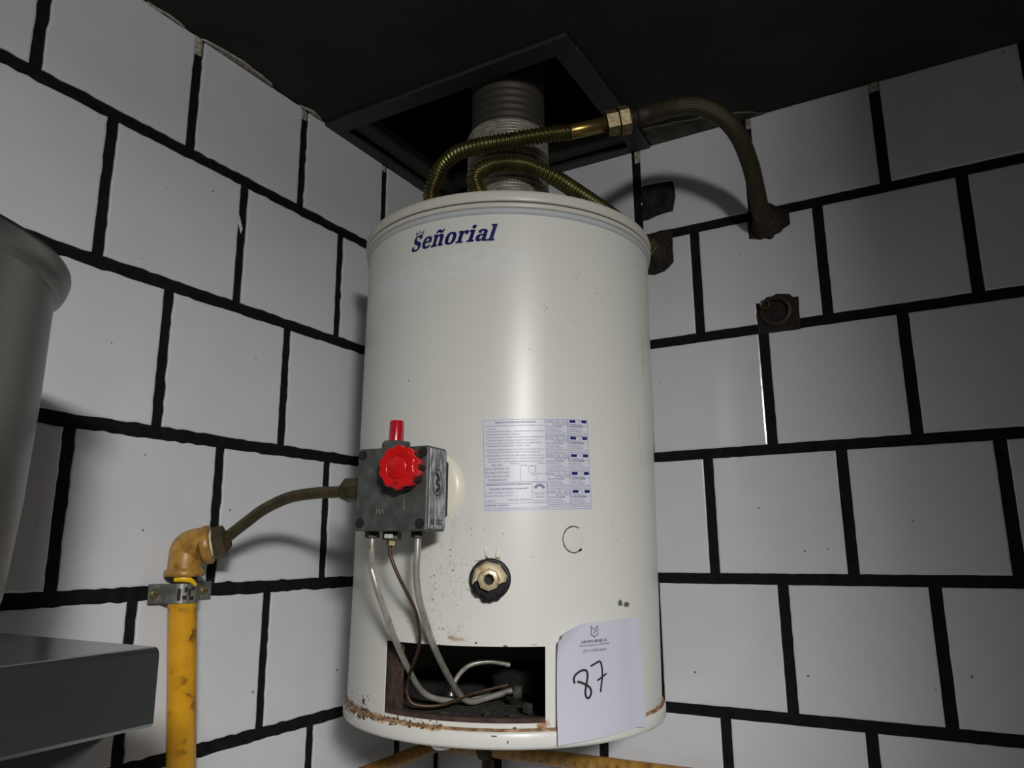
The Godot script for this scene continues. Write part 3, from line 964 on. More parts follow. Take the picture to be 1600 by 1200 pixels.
	for k in 11:
		var a := deg_to_rad(lerpf(200.0, 340.0, k / 10.0))
		stroke(ink, [Vector2(0.493 * w + 0.0036 * cos(a), 0.775 * hh + 0.0036 * sin(a)), Vector2(0.493 * w + 0.0060 * cos(a), 0.775 * hh + 0.0060 * sin(a))], 0.0008, flat)
	line.call(0.432, 0.805, 0.554, 0.805)
	put.call("IRAM - GAS", 0.493, 0.832, 0.0013, 0.09, 0.5)
	put.call("APROBADO", 0.493, 0.862, 0.0013, 0.08, 0.5)
	var tops := [0.012, 0.198, 0.392, 0.586, 0.782]
	for b in 5:
		var y: float = tops[b]
		line.call(0.567, y, 0.988, y)
		line.call(0.567, y + 0.037, 0.795, y + 0.037)
		line.call(0.795, y + 0.068, 0.988, y + 0.068)
		line.call(0.778, y + 0.037, 0.778, y + 0.19)
		put.call("Modelo:  TSZ  -  %s  GN" % ["50", "65", "80", "120", "160"][b], 0.575, y + 0.030, 0.0017, 0.215)
		put.call("GL", 0.890, y + 0.030, 0.0017, 0.025)
		for e in [[0.802, 0.862], [0.925, 0.978]]:
			for k in 4:
				var a := lerpf(e[0], e[1], k / 4.0) * w
				var c := lerpf(e[0], e[1], (k + 1) / 4.0) * w
				quad(bars, place.call(a, (y + 0.034) * hh, 0.1844), place.call(c, (y + 0.034) * hh, 0.1844), place.call(c, (y + 0.004) * hh, 0.1844), place.call(a, (y + 0.004) * hh, 0.1844))
		put.call("MATRICULAS DE APROBACION", 0.785, y + 0.062, 0.0015, 0.285, 0.5)
		for c in 2:
			var x := 0.576 + 0.212 * c
			put.call(["GN. 01-07-18-08-060", "GL. 02-07-18-08-060"][c], x, y + 0.086, 0.0014, 0.15, 0.0, true)
			put.call("Capacidad: %s Lts." % ["50", "65", "80", "120", "160"][b], x, y + 0.112, 0.0013, 0.125)
			put.call("Consumo: %s Kcal/h" % ["4000", "5000", "5500", "6500", "8000"][b], x, y + 0.136, 0.0013, 0.145)
			put.call("Recuperación (20°C): %s l/h" % ["180", "220", "250", "290", "340"][b], x, y + 0.160, 0.0013, 0.195)
			put.call("Presión de Trabajo: %s mm c.a." % ["180", "280"][c], x, y + 0.184, 0.0013, 0.19)
	part("print", ink, M.blue_ink, label)
	part("bar", bars, M.navy_ink, label)

func build_valve(h: Node3D) -> void:
	var t := deg_to_rad(3.6)
	var N := Vector3(sin(t), 0, cos(t))
	var X := Vector3(cos(t), 0, -sin(t))
	var B := Basis(X, UPV, N)
	var front := Transform3D(B, N * 0.25 + UPV * 0.2422)     # x right, y up, z out of the front face
	# flange plate on the casing, then the valve's neck
	var st := S()
	lathe(st, L([0.0405, 0.0, 0.0395, 0.0035, 0.034, 0.0070, 0.020, 0.0095, 0.0, 0.0095]), along(around(3.6, 0.2475, 0.1795), N), 48)
	part("flange_plate", st, M.yellowed_enamel, h, "yellowed white domed plate behind the gas control")
	st = S()
	box(st, Vector3(0, 0, -0.017), Vector3(0.082, 0.080, 0.034), 0.0012, front)
	var v := part("gas_control", st, M.zinc_casting, h, "grey cast metal gas control with a red knob")
	st = S()
	box(st, Vector3(0.0412, 0, -0.0182), Vector3(0.0012, 0.076, 0.030), 0.0004, front)
	part("side_face", st, M.worn_zinc, v, "bare scratched metal side")
	st = S()     # embossed oval and figure on the side
	var side := Transform3D(Basis(N, UPV, X) * Basis(Vector3.UP, PI), (front * Vector3(0.0418, 0.006, -0.017)))
	var oval := func(u: float, w: float) -> Vector3: return front * Vector3(0.0421, 0.006 + w, -0.017 - u)
	var ring := []
	for k in 29:
		ring.append(Vector2(0.0085 * cos(TAU * k / 28), 0.0125 * sin(TAU * k / 28)))
	stroke(st, ring, 0.0010, oval, true)
	stroke(st, round2(L([-0.002, 0.008, 0.002, 0.004, -0.002, 0.0, 0.003, -0.004, -0.001, -0.008])), 0.0034, oval)
	part("casting_mark", st, M.screw_steel, v)
	st = S()
	letters(st, "88  DIC", sysfont("Droid Sans", 700), 0.0052, 0.022, 0.5, func(u: float, w: float) -> Vector3: return front * Vector3(0.0421, -0.034 + w, -0.017 - u), 0.0, 24, 1.0)
	part("casting_mark", st, M.screw_steel, v)
	st = S()
	box(st, Vector3(0.002, 0.002, -0.042), Vector3(0.066, 0.060, 0.020), 0.004, front)
	nut(st, front * Vector3(0.002, 0.003, -0.064), N, 0.021, 0.020)
	part("neck", st, M.screw_steel, v)
	for s in [Vector2(-0.0352, 0.0335), Vector2(0.0352, 0.0338), Vector2(-0.0350, -0.0325), Vector2(0.0340, -0.0333)]:
		st = S()
		lathe(st, L([0.0050, 0.0, 0.0050, 0.0004, 0.0050, 0.0004, 0.0041, 0.0003, 0.0041, 0.0003, 0.0039, 0.0010, 0.0039, 0.0010, 0.0, 0.0010]), along(front * Vector3(s.x, s.y, 0.0), N), 20)
		box(st, Vector3(s.x, s.y, 0.0009), Vector3(0.0065, 0.0012, 0.0006), 0.0, front)
		part("screw", st, M.screw_steel, v)
	# scale marks cast in the lid and a scratch
	for a in [[-0.0155, -0.0215, 0.0008, 0.0040], [-0.0120, -0.0218, 0.0008, 0.0040], [-0.0085, -0.0215, 0.0008, 0.0040], [0.0160, -0.0150, 0.0006, 0.0110]]:
		st = S()
		var turn: float = 0.25 * (a[0] + 0.012) / 0.0035 if a[3] < 0.01 else 0.03
		box(st, Vector3.ZERO, Vector3(a[2], a[3], 0.0005), 0.0, front * Transform3D(Basis(Vector3.BACK, turn), Vector3(a[0], a[1], 0.0001)))
		part("scale_mark" if a[3] < 0.01 else "scratch", st, M.aluminium_tube, v)
	# the knob: ten finger grips round a flat face with a raised centre
	st = S()
	var kx := along(front * Vector3(0.0188, 0.0182, 0.0), N, UPV)
	lathe(st, L([0.0160, 0.0, 0.0185, 0.002, 0.0195, 0.0045, 0.0207, 0.0165, 0.0203, 0.0185, 0.0185, 0.0198, 0.0185, 0.0198, 0.0118, 0.0192]), kx, 120, 0.045, 10)
	lathe(st, L([0.0126, 0.0193, 0.0116, 0.0178, 0.0109, 0.0178, 0.0109, 0.0178, 0.0104, 0.0192, 0.0090, 0.0197, 0.0, 0.0198]), kx, 48)
	var knob := part("knob", st, M.red_knob, v, "red ribbed dial knob")
	st = S()
	for k in 10:
		var a := TAU * (k + 0.5) / 10.0
		lathe(st, L([0.0028, -0.006, 0.0033, 0.004, 0.0, 0.005]), kx * Transform3D(Basis(), Vector3(sin(a) * 0.0182, 0.0075, cos(a) * 0.0182)), 10)
	part("grip_slot", st, M.grime, knob)
	st = S()
	var kf := func(u: float, w: float) -> Vector3: return front * Vector3(0.0188 + u, 0.0182 + w, 0.0201)
	stroke(st, round2(L([-0.0022, -0.0150, 0.0, -0.0138, 0.0022, -0.0150, 0.0, -0.0166, -0.0022, -0.0150])), 0.0005, kf)
	part("knob_mark", st, M.grime, knob)
	# push button on top
	st = S()
	nut(st, front * Vector3(-0.0080, 0.0396, -0.017), UPV, 0.0150, 0.0085)
	part("button_nut", st, M.zinc_casting, v)
	st = S()
	lathe(st, L([0.0074, 0.0, 0.0070, 0.0195, 0.0064, 0.0212, 0.0064, 0.0212, 0.0052, 0.0214, 0.0, 0.0214]), along(front * Vector3(-0.0080, 0.0480, -0.017), UPV), 10)
	part("button", st, M.red_button, v, "dark red push button")
	# unions under the valve, tubes down into the burner
	var un := [[-0.0330, 0.0072, 0.0065], [-0.0095, 0.0092, 0.0085], [0.0205, 0.0066, 0.0065]]
	for u in un:
		st = S()
		nut(st, front * Vector3(u[0], -0.0398, -0.0185), -UPV, u[1], u[2])
		part("union_nut", st, M.screw_steel, v)
	st = S()
	nut(st, front * Vector3(-0.0095, -0.0478, -0.0185), -UPV, 0.0052, 0.0058)
	part("union_nut", st, M.old_brass_nut, v)
	st = S()
	box(st, Vector3(-0.0075, -0.0445, -0.0100), Vector3(0.0095, 0.0042, 0.001), 0.0003, front)
	part("paint_dab", st, M.thread_tape, v)
	var z := front * Vector3(0, 0, -0.0185)
	var ta := [z + X * -0.0330 - UPV * 0.042, z + X * -0.0330 - UPV * 0.060, Vector3(-0.0208, 0.1680, 0.2295), Vector3(-0.0182, 0.1593, 0.2285), Vector3(-0.0148, 0.1441, 0.2245), Vector3(-0.0112, 0.1162, 0.2117), Vector3(-0.0120, 0.0935, 0.1956), Vector3(-0.0175, 0.0605, 0.1639), Vector3(-0.0185, 0.0380, 0.1386), Vector3(-0.0084, 0.0290, 0.1197), Vector3(0.0035, 0.0262, 0.0899), Vector3(0.03, 0.028, 0.055)]
	st = S()
	tube(st, smooth_path(ta, 0.004), func(_d): return 0.0032, 14)
	part("gas_tube", st, M.aluminium_tube, h, "bent aluminium tube, the left one of two")
	var tb := [z + X * 0.0205 - UPV * 0.042, z + X * 0.0205 - UPV * 0.062, Vector3(0.0337, 0.1700, 0.2288), Vector3(0.0329, 0.1575, 0.2266), Vector3(0.0323, 0.1395, 0.2207), Vector3(0.0307, 0.1149, 0.2057), Vector3(0.0283, 0.0912, 0.1877), Vector3(0.0194, 0.0585, 0.1488), Vector3(0.0138, 0.0331, 0.1143), Vector3(0.0165, 0.0262, 0.0989), Vector3(0.0230, 0.0275, 0.0825), Vector3(0.04, 0.033, 0.055)]
	st = S()
	tube(st, smooth_path(tb, 0.004), func(_d): return 0.0033, 14)
	part("gas_tube", st, M.aluminium_tube, h, "bent aluminium tube with brown stains, the right one of two")
	var tc := [z + X * -0.0095 - UPV * 0.050, Vector3(0.0036, 0.1850, 0.2325), Vector3(0.0060, 0.1740, 0.2308), Vector3(0.0123, 0.1570, 0.2257), Vector3(0.0193, 0.1327, 0.2131), Vector3(0.0202, 0.1142, 0.2040), Vector3(0.0113, 0.0914, 0.1897), Vector3(-0.0106, 0.0665, 0.1717), Vector3(-0.0210, 0.0522, 0.1637), Vector3(-0.0229, 0.0393, 0.1614), Vector3(-0.0157, 0.0296, 0.1572), Vector3(0.0057, 0.0284, 0.1399), Vector3(0.0204, 0.0354, 0.1081), Vector3(0.0466, 0.0425, 0.0750)]
	st = S()
	tube(st, smooth_path(tc, 0.004), func(_d): return 0.0018, 10)
	part("pilot_tube", st, M.copper_tube, h, "thin copper pilot tube")
	# the loop of an old spark lead inside the chamber
	st = S()
	tube(st, smooth_path([Vector3(0.004, 0.034, 0.120), Vector3(0.006, 0.050, 0.115), Vector3(0.018, 0.064, 0.108), Vector3(0.036, 0.068, 0.095), Vector3(0.052, 0.064, 0.08)], 0.004), func(_d): return 0.0026, 10)
	part("spark_lead", st, M.aluminium_tube, h)

# ------------------------------------------------------------------ the numbered sheet
func build_sheet() -> void:
	var o := thing("lot_sheet", "white paper sheet with handwritten 87, stuck low on the heater's right", "paper", LEAN)
	var corner := [Vector2(45.5, 0.1125), Vector2(77.2, 0.1166), Vector2(45.3, 0.0076), Vector2(78.9, 0.0118)]   # top left, top right, bottom left, bottom right
	var sheet := func(u: float, v: float, off: float, shift: Vector2) -> Vector3:
		var a: Vector2 = corner[0].lerp(corner[1], u)
		var b: Vector2 = corner[2].lerp(corner[3], u)
		var p := a.lerp(b, v) + shift
		var curl := 0.0065 * pow(clampf(1.0 - (u + v) / 0.30, 0.0, 1.0), 1.6) + 0.0022 * smoothstep(0.75, 1.0, v) * (1.0 - u) + 0.0018 * smoothstep(0.86, 1.0, u)
		return around(p.x, p.y - curl * 1.3, 0.1890 + off + curl + 0.0004 * sin(v * 9.0) * (1.0 - u))
	for layer in 2:
		var st := S()
		var shift := Vector2.ZERO if layer == 0 else Vector2(1.0, 0.0014)
		var off := 0.0012 if layer == 0 else 0.0002
		var n := 22
		sgroup += 1
		for face in 2:
			st.set_smooth_group(sgroup + face)
			for i in n:
				for j in n:
					var u0 := float(i) / n; var u1 := float(i + 1) / n
					var v0 := float(j) / n; var v1 := float(j + 1) / n
					if layer == 0 and i + j < 2:
						if i + j == 1 or i == j:     # the rounded corner
							if i + j == 1:
								var pa: Vector3 = sheet.call(u0, v1, off - face * 0.0004, shift)
								var pb: Vector3 = sheet.call(u1, v1, off - face * 0.0004, shift)
								var pc: Vector3 = sheet.call(u1, v0, off - face * 0.0004, shift)
								if face == 0: tri(st, pa, pb, pc)
								else: tri(st, pa, pc, pb)
						continue
					var a: Vector3 = sheet.call(u0, v1, off - face * 0.0004, shift)
					var b: Vector3 = sheet.call(u1, v1, off - face * 0.0004, shift)
					var c: Vector3 = sheet.call(u1, v0, off - face * 0.0004, shift)
					var d: Vector3 = sheet.call(u0, v0, off - face * 0.0004, shift)
					if face == 0: quad(st, a, b, c, d)
					else: quad(st, b, a, d, c)
		sgroup += 2
		part("page", st, M.paper, o)
	# print and marker strokes are given in degrees round the heater and metres up it
	var on := func(u: float, v: float) -> Vector3:
		var p := Vector2(rad_to_deg(u / 0.1902), v)
		return around(p.x, p.y, 0.19085)
	var arc := func(a: Array) -> Array:
		var out := []
		for q in L(a):
			out.append(Vector2(deg_to_rad(q.x) * 0.1902, q.y))
		return out
	var mk := S()
	stroke(mk, round2(arc.call([50.90, 0.0599, 50.60, 0.0633, 51.30, 0.0673, 53.00, 0.0704, 54.60, 0.0706, 55.20, 0.0674, 55.00, 0.0606, 54.60, 0.0551, 54.40, 0.0500, 54.70, 0.0461, 55.40, 0.0449, 56.10, 0.0470, 56.40, 0.0511, 55.80, 0.0548, 54.60, 0.0574, 53.10, 0.0596, 52.00, 0.0605])), 0.0021, on)
	stroke(mk, round2(arc.call([56.50, 0.0744, 58.10, 0.0765, 59.40, 0.0780, 60.00, 0.0765, 60.25, 0.0740, 60.50, 0.0678, 60.30, 0.0605, 60.00, 0.0543, 59.80, 0.0500])), 0.0019, on)
	stroke(mk, round2(arc.call([58.80, 0.0606, 60.30, 0.0630, 61.90, 0.0658])), 0.0018, on)
	part("handwriting", mk, M.marker_ink, o, "number 87 in black marker")
	var pr := S()
	stroke(pr, arc.call([56.80, 0.1055, 56.60, 0.1120, 57.80, 0.1084, 59.10, 0.1119, 59.00, 0.1098]), 0.0010, on)
	stroke(pr, arc.call([57.90, 0.1050, 57.90, 0.1063, 59.10, 0.1084, 59.10, 0.1040, 57.80, 0.1014, 56.50, 0.1041]), 0.0010, on)
	var sans := sysfont("Droid Sans")
	var bold := sysfont("Droid Sans", 700)
	var put := func(t: String, th: float, y: float, slope: float) -> Callable:
		return func(u: float, v: float) -> Vector3: return on.call(deg_to_rad(th) * 0.1902 + u, y + v + u * slope)
	letters(pr, "GRUPO MUJICA", bold, 0.0027, 0.0305, 0.5, put.call("", 57.8, 0.0962, 0.033), 0.0, 32, 1.0)
	letters(pr, "BIENES RAICES & SUBASTAS", sans, 0.0016, 0.0355, 0.5, put.call("", 58.05, 0.0932, 0.038), 0.0, 24, 1.5)
	letters(pr, "11 6789-6605", sans, 0.0026, 0.0235, 0.5, put.call("", 58.5, 0.0876, 0.02), 0.0, 24, 1.0)
	var wa := []
	for k in 17:
		wa.append(Vector2(deg_to_rad(54.35) * 0.1902 + 0.0014 * cos(TAU * k / 16), 0.0885 + 0.0014 * sin(TAU * k / 16)))
	stroke(pr, wa, 0.0004, on, true)
	part("print", pr, M.print_ink, o, "small grey printed heading")
	var lo := S()
	letters(lo, "LOTE", bold, 0.0030, 0.0102, 0.5, put.call("", 58.4, 0.0188, 0.0), 0.0, 32, 1.0)
	part("print", lo, M.marker_ink, o, "small dark word LOTE near the bottom edge")

# ------------------------------------------------------------------ flue, hoses and wall outlets
func build_plumbing() -> void:
	var top := LEAN * Vector3(0, 0.5785, 0)
	var fl := thing("flue_pipe", "ribbed aluminium flue pipe rising from the heater into the ceiling hole", "flue pipe", Transform3D(Basis(), top))
	var st := S()
	var p := PackedVector3Array()
	for k in 190:
		p.append(Vector3(0, 0.0005 + 0.168 * k / 189.0, 0))
	tube(st, p, func(d: float): return 0.0552 + 0.0011 * cos(TAU * d / 0.0082), 48, false)
	part("sleeve", st, M.flue_aluminium, fl, "bright lower sleeve")
	p = PackedVector3Array()
	for k in 260:
		var f := k / 259.0
		p.append(Vector3(0.006 * f, 0.150 + 0.70 * f, -0.004 * f))
	st = S()
	tube(st, p, func(d: float): return 0.0505 + 0.0010 * cos(TAU * d / 0.0105), 40, false)
	part("duct", st, M.old_flue, fl, "dark upper duct")
	var cor := func(d: float): return 0.0100 + 0.0012 * cos(TAU * d / 0.0054)
	# hose from the left of the lid over the front of the flue to the brass coupling
	var lid := LEAN * Vector3(-0.070, 0.5895, 0.064)
	var a := [lid, Vector3(lid.x, 2.045, lid.z), Vector3(0.1835, 2.0840, 0.2885), Vector3(0.1905, 2.1052, 0.2906), Vector3(0.2067, 2.1215, 0.296), Vector3(0.2323, 2.1290, 0.302), Vector3(0.2601, 2.1307, 0.3016), Vector3(0.3032, 2.1307, 0.293), Vector3(0.3488, 2.1357, 0.2741), Vector3(0.3783, 2.1396, 0.2575)]
	var ha := thing("metal_hose", "olive ribbed metal hose arching over the front of the flue", "hose", Transform3D(Basis(), lid))
	var loc := func(q: Array, o: Vector3) -> Array:
		var out := []
		for v in q: out.append((v as Vector3) - o)
		return out
	st = S()
	tube(st, smooth_path(loc.call(a, lid), 0.00078), cor, 20)
	part("ribbed_tube", st, M.olive_steel, ha)
	var c0 := Vector3(0.3783, 2.1396, 0.2575)
	var c1 := Vector3(0.4205, 2.1492, 0.2363)
	var cd := (c1 - c0).normalized()
	st = S()
	lathe(st, L([0.0, -0.002, 0.0092, -0.002, 0.0096, 0.0, 0.0096, c0.distance_to(c1) - 0.001, 0.0, c0.distance_to(c1)]), along(c0 - lid, cd), 24)
	part("plain_end", st, M.yellow_zinc, ha, "smooth shiny brass coloured end")
	st = S()
	nut(st, c1 - cd * 0.001 - lid, cd, 0.0165, 0.016)
	part("coupling_nut", st, M.old_brass_nut, ha)
	# braided hose from there in an arc to the right-hand wall
	var b0 := c1 + cd * 0.0155
	var hb := thing("braided_hose", "brown braided hose curving from the brass nut to the right wall", "hose", Transform3D(Basis(), b0))
	st = S()
	nut(st, Vector3.ZERO, cd, 0.0185, 0.0135)
	part("coupling_nut", st, M.old_brass_nut, hb)
	st = S()
	lathe(st, L([0.010, 0.012, 0.0105, 0.014, 0.0105, 0.018, 0.009, 0.019, 0.009, 0.022, 0.0105, 0.023, 0.0118, 0.025, 0.0118, 0.040, 0.0100, 0.042]), along(Vector3.ZERO, cd), 22)
	part("ferrule", st, M.rust_iron, hb)
	var b := [b0 + cd * 0.036, Vector3(0.4935, 2.1765, 0.186), Vector3(0.52, 2.1789, 0.17), Vector3(0.5450, 2.1665, 0.15), Vector3(0.5592, 2.1478, 0.125), Vector3(0.5645, 2.1236, 0.09), Vector3(0.5650, 2.0965, 0.06), Vector3(0.5640, 2.0775, 0.036), Vector3(0.5630, 2.0720, 0.018)]
	st = S()
	tube(st, smooth_path(loc.call(b, b0), 0.003), func(_d): return 0.0115, 22)
	part("hose_body", st, M.braid, hb)
	# second ribbed hose, from the front of the lid down behind the heater's right side
	var lid2 := LEAN * Vector3(0.015, 0.5895, 0.094)
	var c := [lid2, Vector3(lid2.x, 2.045, lid2.z), Vector3(0.2743, 2.0741, 0.3205), Vector3(0.2825, 2.0905, 0.3111), Vector3(0.2995, 2.1000, 0.2951), Vector3(0.322, 2.1008, 0.2768), Vector3(0.3464, 2.0899, 0.253), Vector3(0.366, 2.0797, 0.2056), Vector3(0.3843, 2.0690, 0.1542), Vector3(0.3960, 2.0620, 0.090), Vector3(0.3970, 2.0620, 0.030)]
	var hc := thing("metal_hose", "olive ribbed metal hose looping low before the flue and down to the right", "hose", Transform3D(Basis(), lid2))
	st = S()
	tube(st, smooth_path(loc.call(c, lid2), 0.00078), cor, 20)
	part("ribbed_tube", st, M.olive_steel, hc)
	# four water outlets in holes broken through the tiles
	var outs := [
		[Vector2(0.4066, 2.1480), "blackened empty pipe hole in the tiles, topmost, just right of the heater's lid", 0],
		[Vector2(0.3970, 2.0620), "brown pipe outlet half hidden behind the heater's top right edge", 1],
		[Vector2(0.5640, 2.0720), "brown pipe outlet in the right wall where the braided hose ends", 2],
		[Vector2(0.5670, 1.9400), "open rusty pipe outlet in the right wall, below the braided hose's end", 3]]
	for q in outs:
		var at := Transform3D(Basis(), Vector3(q[0].x, q[0].y, -0.002))
		var w := thing("pipe_outlet", q[1], "pipe outlet", at, "water outlets in the right wall")
		var moved := PackedVector2Array()
		for v in HOLES[q[2]]:
			moved.append(v - q[0])
		st = S()
		prism(st, moved, -0.002, 0.0012, 0.0006)
		for k in 9:     # lumps of mortar round the pipe
			var an := TAU * k / 9.0
			lathe(st, L([0.009, 0.0, 0.006, 0.0030, 0.0, 0.0042]), along(Vector3(cos(an) * 0.0185, sin(an) * 0.0185, 0.0), Vector3.BACK), 9)
		part("mortar", st, M.hole_mortar, w)
		st = S()
		if q[2] == 0:
			lathe(st, L([0.0200, 0.0, 0.0190, 0.004, 0.0165, 0.0045, 0.0160, 0.0015, 0.0, 0.0012]), along(Vector3.ZERO, Vector3.BACK), 28)
			part("pipe_end", st, M.soot, w)
		elif q[2] == 1:
			lathe(st, L([0.0190, 0.0, 0.0185, 0.006, 0.0150, 0.008, 0.0150, 0.020, 0.0135, 0.022, 0.0, 0.022]), along(Vector3.ZERO, Vector3.BACK), 28)
			part("pipe_end", st, M.rust_iron, w)
			st = S()
			nut(st, Vector3(0, 0, 0.018), Vector3.BACK, 0.0145, 0.014)
			part("hose_nut", st, M.brown_brass, w)
		elif q[2] == 2:
			lathe(st, L([0.0225, 0.0, 0.0215, 0.004, 0.0190, 0.0075, 0.0172, 0.010, 0.0165, 0.016, 0.0165, 0.016, 0.0140, 0.0175, 0.0135, 0.026, 0.0120, 0.027]), along(Vector3.ZERO, Vector3(-0.05, 0.1, 1.0)), 32)
			part("pipe_end", st, M.rust_iron, w)
		else:
			lathe(st, L([0.0225, 0.0, 0.0218, 0.005, 0.0200, 0.007, 0.0172, 0.0075, 0.0172, 0.0075, 0.0155, 0.006, 0.0162, 0.0045, 0.0150, 0.003, 0.0158, 0.0015, 0.0145, 0.0005, 0.0, 0.0004]), along(Vector3.ZERO, Vector3.BACK), 36)
			part("threaded_socket", st, M.rust_iron, w)
			st = S()
			lathe(st, L([0.0070, 0.0, 0.0070, 0.009, 0.0056, 0.0095, 0.0050, 0.004, 0.0, 0.004]), along(Vector3(-0.0125, 0.0095, 0.002), Vector3(-0.15, 0.1, 1)), 20)
			part("plug", st, M.brown_brass, w)

# ------------------------------------------------------------------ gas line on the left wall
func build_gas() -> void:
	var base := Vector3(0.0225, 1.05, 0.502)
	var o := thing("gas_pipe", "vertical yellow gas pipe on the left wall with an elbow on top", "pipe", Transform3D(Basis(), base))
	var st := S()
	var lo := func(v: Vector3) -> Vector3: return v - base
	var foot := Vector3(0.0, 0.0, -0.0473)     # the pipe runs down a little towards the corner
	var head := Vector3(0.0, 0.537, 0.0010)
	lathe(st, L([0.0, 0.0, 0.0145, 0.0, 0.0145, 0.53, 0.0145, 0.536, 0.012, 0.538]), along(foot, head - foot), 28)
	part("pipe", st, M.yellow_pipe_paint, o)
	st = S()
	lathe(st, L([0.0130, 0.534, 0.0138, 0.545, 0.0130, 0.556]), Transform3D(), 24)
	part("thread", st, M.grime, o)
	st = S()
	tube(st, smooth_path([Vector3(0.0040, 0.5415, 0.0135), Vector3(0.0095, 0.5425, 0.0105), Vector3(0.0135, 0.5415, 0.0055), Vector3(0.0150, 0.5390, 0.0005), Vector3(0.0152, 0.5355, -0.0030)], 0.002), func(d: float): return 0.0030 + 0.0008 * sin(d * 200.0), 10)
	part("sealant", st, M.yellow_sealant, o, "bright yellow smear of sealant")
	# elbow: collar, bend, collar
	var out_dir := Vector3(0.72, 0.20, -0.66).normalized()
	var e0 := Vector3(0.0225, 1.600, 0.502)
	var e2 := Vector3(0.0420, 1.6267, 0.4934)
	st = S()
	lathe(st, L([0.0135, 0.0, 0.0188, 0.0, 0.0205, 0.002, 0.0205, 0.0055, 0.0186, 0.0075, 0.0170, 0.009]), along(lo.call(e0 - UPV * 0.006), UPV), 30)
	part("collar", st, M.dirty_yellow, o)
	st = S()
	var mid := Vector3(0.0235, 1.6230, 0.5010)
	tube(st, smooth_path([lo.call(e0), lo.call(e0 + UPV * 0.010), lo.call(mid), lo.call(mid.lerp(e2, 0.55) + UPV * 0.0030), lo.call(e2)], 0.002), func(_d): return 0.0172, 26)
	part("elbow", st, M.dirty_yellow, o)
	st = S()
	lathe(st, L([0.0168, -0.004, 0.0198, -0.002, 0.0205, 0.0, 0.0205, 0.0055, 0.0190, 0.0065, 0.0130, 0.0065]), along(lo.call(e2), out_dir), 30)
	part("collar", st, M.dirty_yellow, o)
	# brown brass supply tube from the elbow to the valve
	var s0 := e2 + out_dir * 0.0065
	var g := thing("supply_tube", "bent brown brass tube from the yellow elbow to the gas control", "pipe", Transform3D(Basis(), s0))
	st = S()
	lathe(st, L([0.0145, -0.002, 0.0150, 0.001, 0.0135, 0.003]), along(Vector3.ZERO, out_dir), 24)
	part("thread_tape", st, M.thread_tape, g)
	st = S()
	nut(st, out_dir * 0.002, out_dir, 0.0180, 0.0130)
	lathe(st, L([0.0140, 0.0145, 0.0100, 0.0170, 0.0070, 0.0195]), along(Vector3.ZERO, out_dir), 20)
	part("coupling_nut", st, M.brown_brass, g)
	st = S()
	var pts := []
	for v in [s0 + out_dir * 0.010, Vector3(0.0680, 1.6399, 0.4800), Vector3(0.084, 1.6512, 0.4760), Vector3(0.105, 1.6636, 0.4731), Vector3(0.136, 1.6748, 0.4692), Vector3(0.166, 1.6786, 0.4640), Vector3(0.195, 1.6788, 0.4618), Vector3(0.212, 1.6790, 0.4608)]:
		pts.append(lo.call(v) + base - s0)
	tube(st, smooth_path(pts, 0.003), func(_d): return 0.0061, 18)
	part("tube", st, M.brown_brass, g)
	var valve := LEAN * Vector3(-0.0255, 0.2436, 0.2345)
	var vd := LEAN.basis * Vector3(cos(deg_to_rad(3.6)), 0, -sin(deg_to_rad(3.6)))
	st = S()
	nut(st, valve - vd * 0.0275 - s0, vd, 0.0125, 0.0265)
	part("flare_nut", st, M.brown_brass, g)
	# clamp
	var cl := thing("pipe_clamp", "galvanised strap clamp screwed over the yellow pipe's top", "pipe clamp", Transform3D(Basis(), Vector3(0.0, 1.5772, 0.5055)))
	st = S()
	var prof := [Vector2(0.0065, 0.0262), Vector2(0.0075, 0.0140)]
	for k in 15:
		var an := lerpf(-0.42, 0.42, k / 14.0) * PI * 1.05
		prof.append(Vector2(0.0215 + 0.0158 * cos(an), -0.0035 - 0.0158 * sin(an)))
	prof.append(Vector2(0.0015, -0.0260)); prof.append(Vector2(0.0010, -0.0560))
	var hy := 0.0100
	for k in prof.size() - 1:
		var q0: Vector2 = prof[k]
		var q1: Vector2 = prof[k + 1]
		var dd := (q1 - q0).normalized()
		var nn := Vector2(-dd.y, dd.x) * -1.0
		if nn.x < 0.0 and absf(dd.y) > 0.5:
			nn = -nn
		nn *= 0.0013
		var A := Vector3(q0.x, -hy, q0.y); var Bq := Vector3(q1.x, -hy, q1.y)
		var Cq := Vector3(q1.x, hy, q1.y); var D := Vector3(q0.x, hy, q0.y)
		var off := Vector3(nn.x, 0, nn.y)
		quad(st, A + off, Bq + off, Cq + off, D + off)
		quad(st, Bq, A, D, Cq)
		quad(st, D + off, Cq + off, Cq, D)
		quad(st, A, Bq, Bq + off, A + off)
	part("strap", st, M.galvanised, cl)
	for z in [0.0200, -0.0463]:
		st = S()
		var sx := 0.0080 if z > 0.0 else 0.0018
		lathe(st, L([0.0052, 0.0, 0.0050, 0.0012, 0.0036, 0.0024, 0.0, 0.0028]), along(Vector3(sx, 0, z), Vector3.RIGHT), 20)
		box(st, Vector3(sx + 0.0028, 0, z), Vector3(0.0004, 0.0012, 0.0062), 0.0)
		box(st, Vector3(sx + 0.0028, 0, z), Vector3(0.0004, 0.0062, 0.0012), 0.0)
		part("screw", st, M.old_brass_nut, cl)
	st = S()
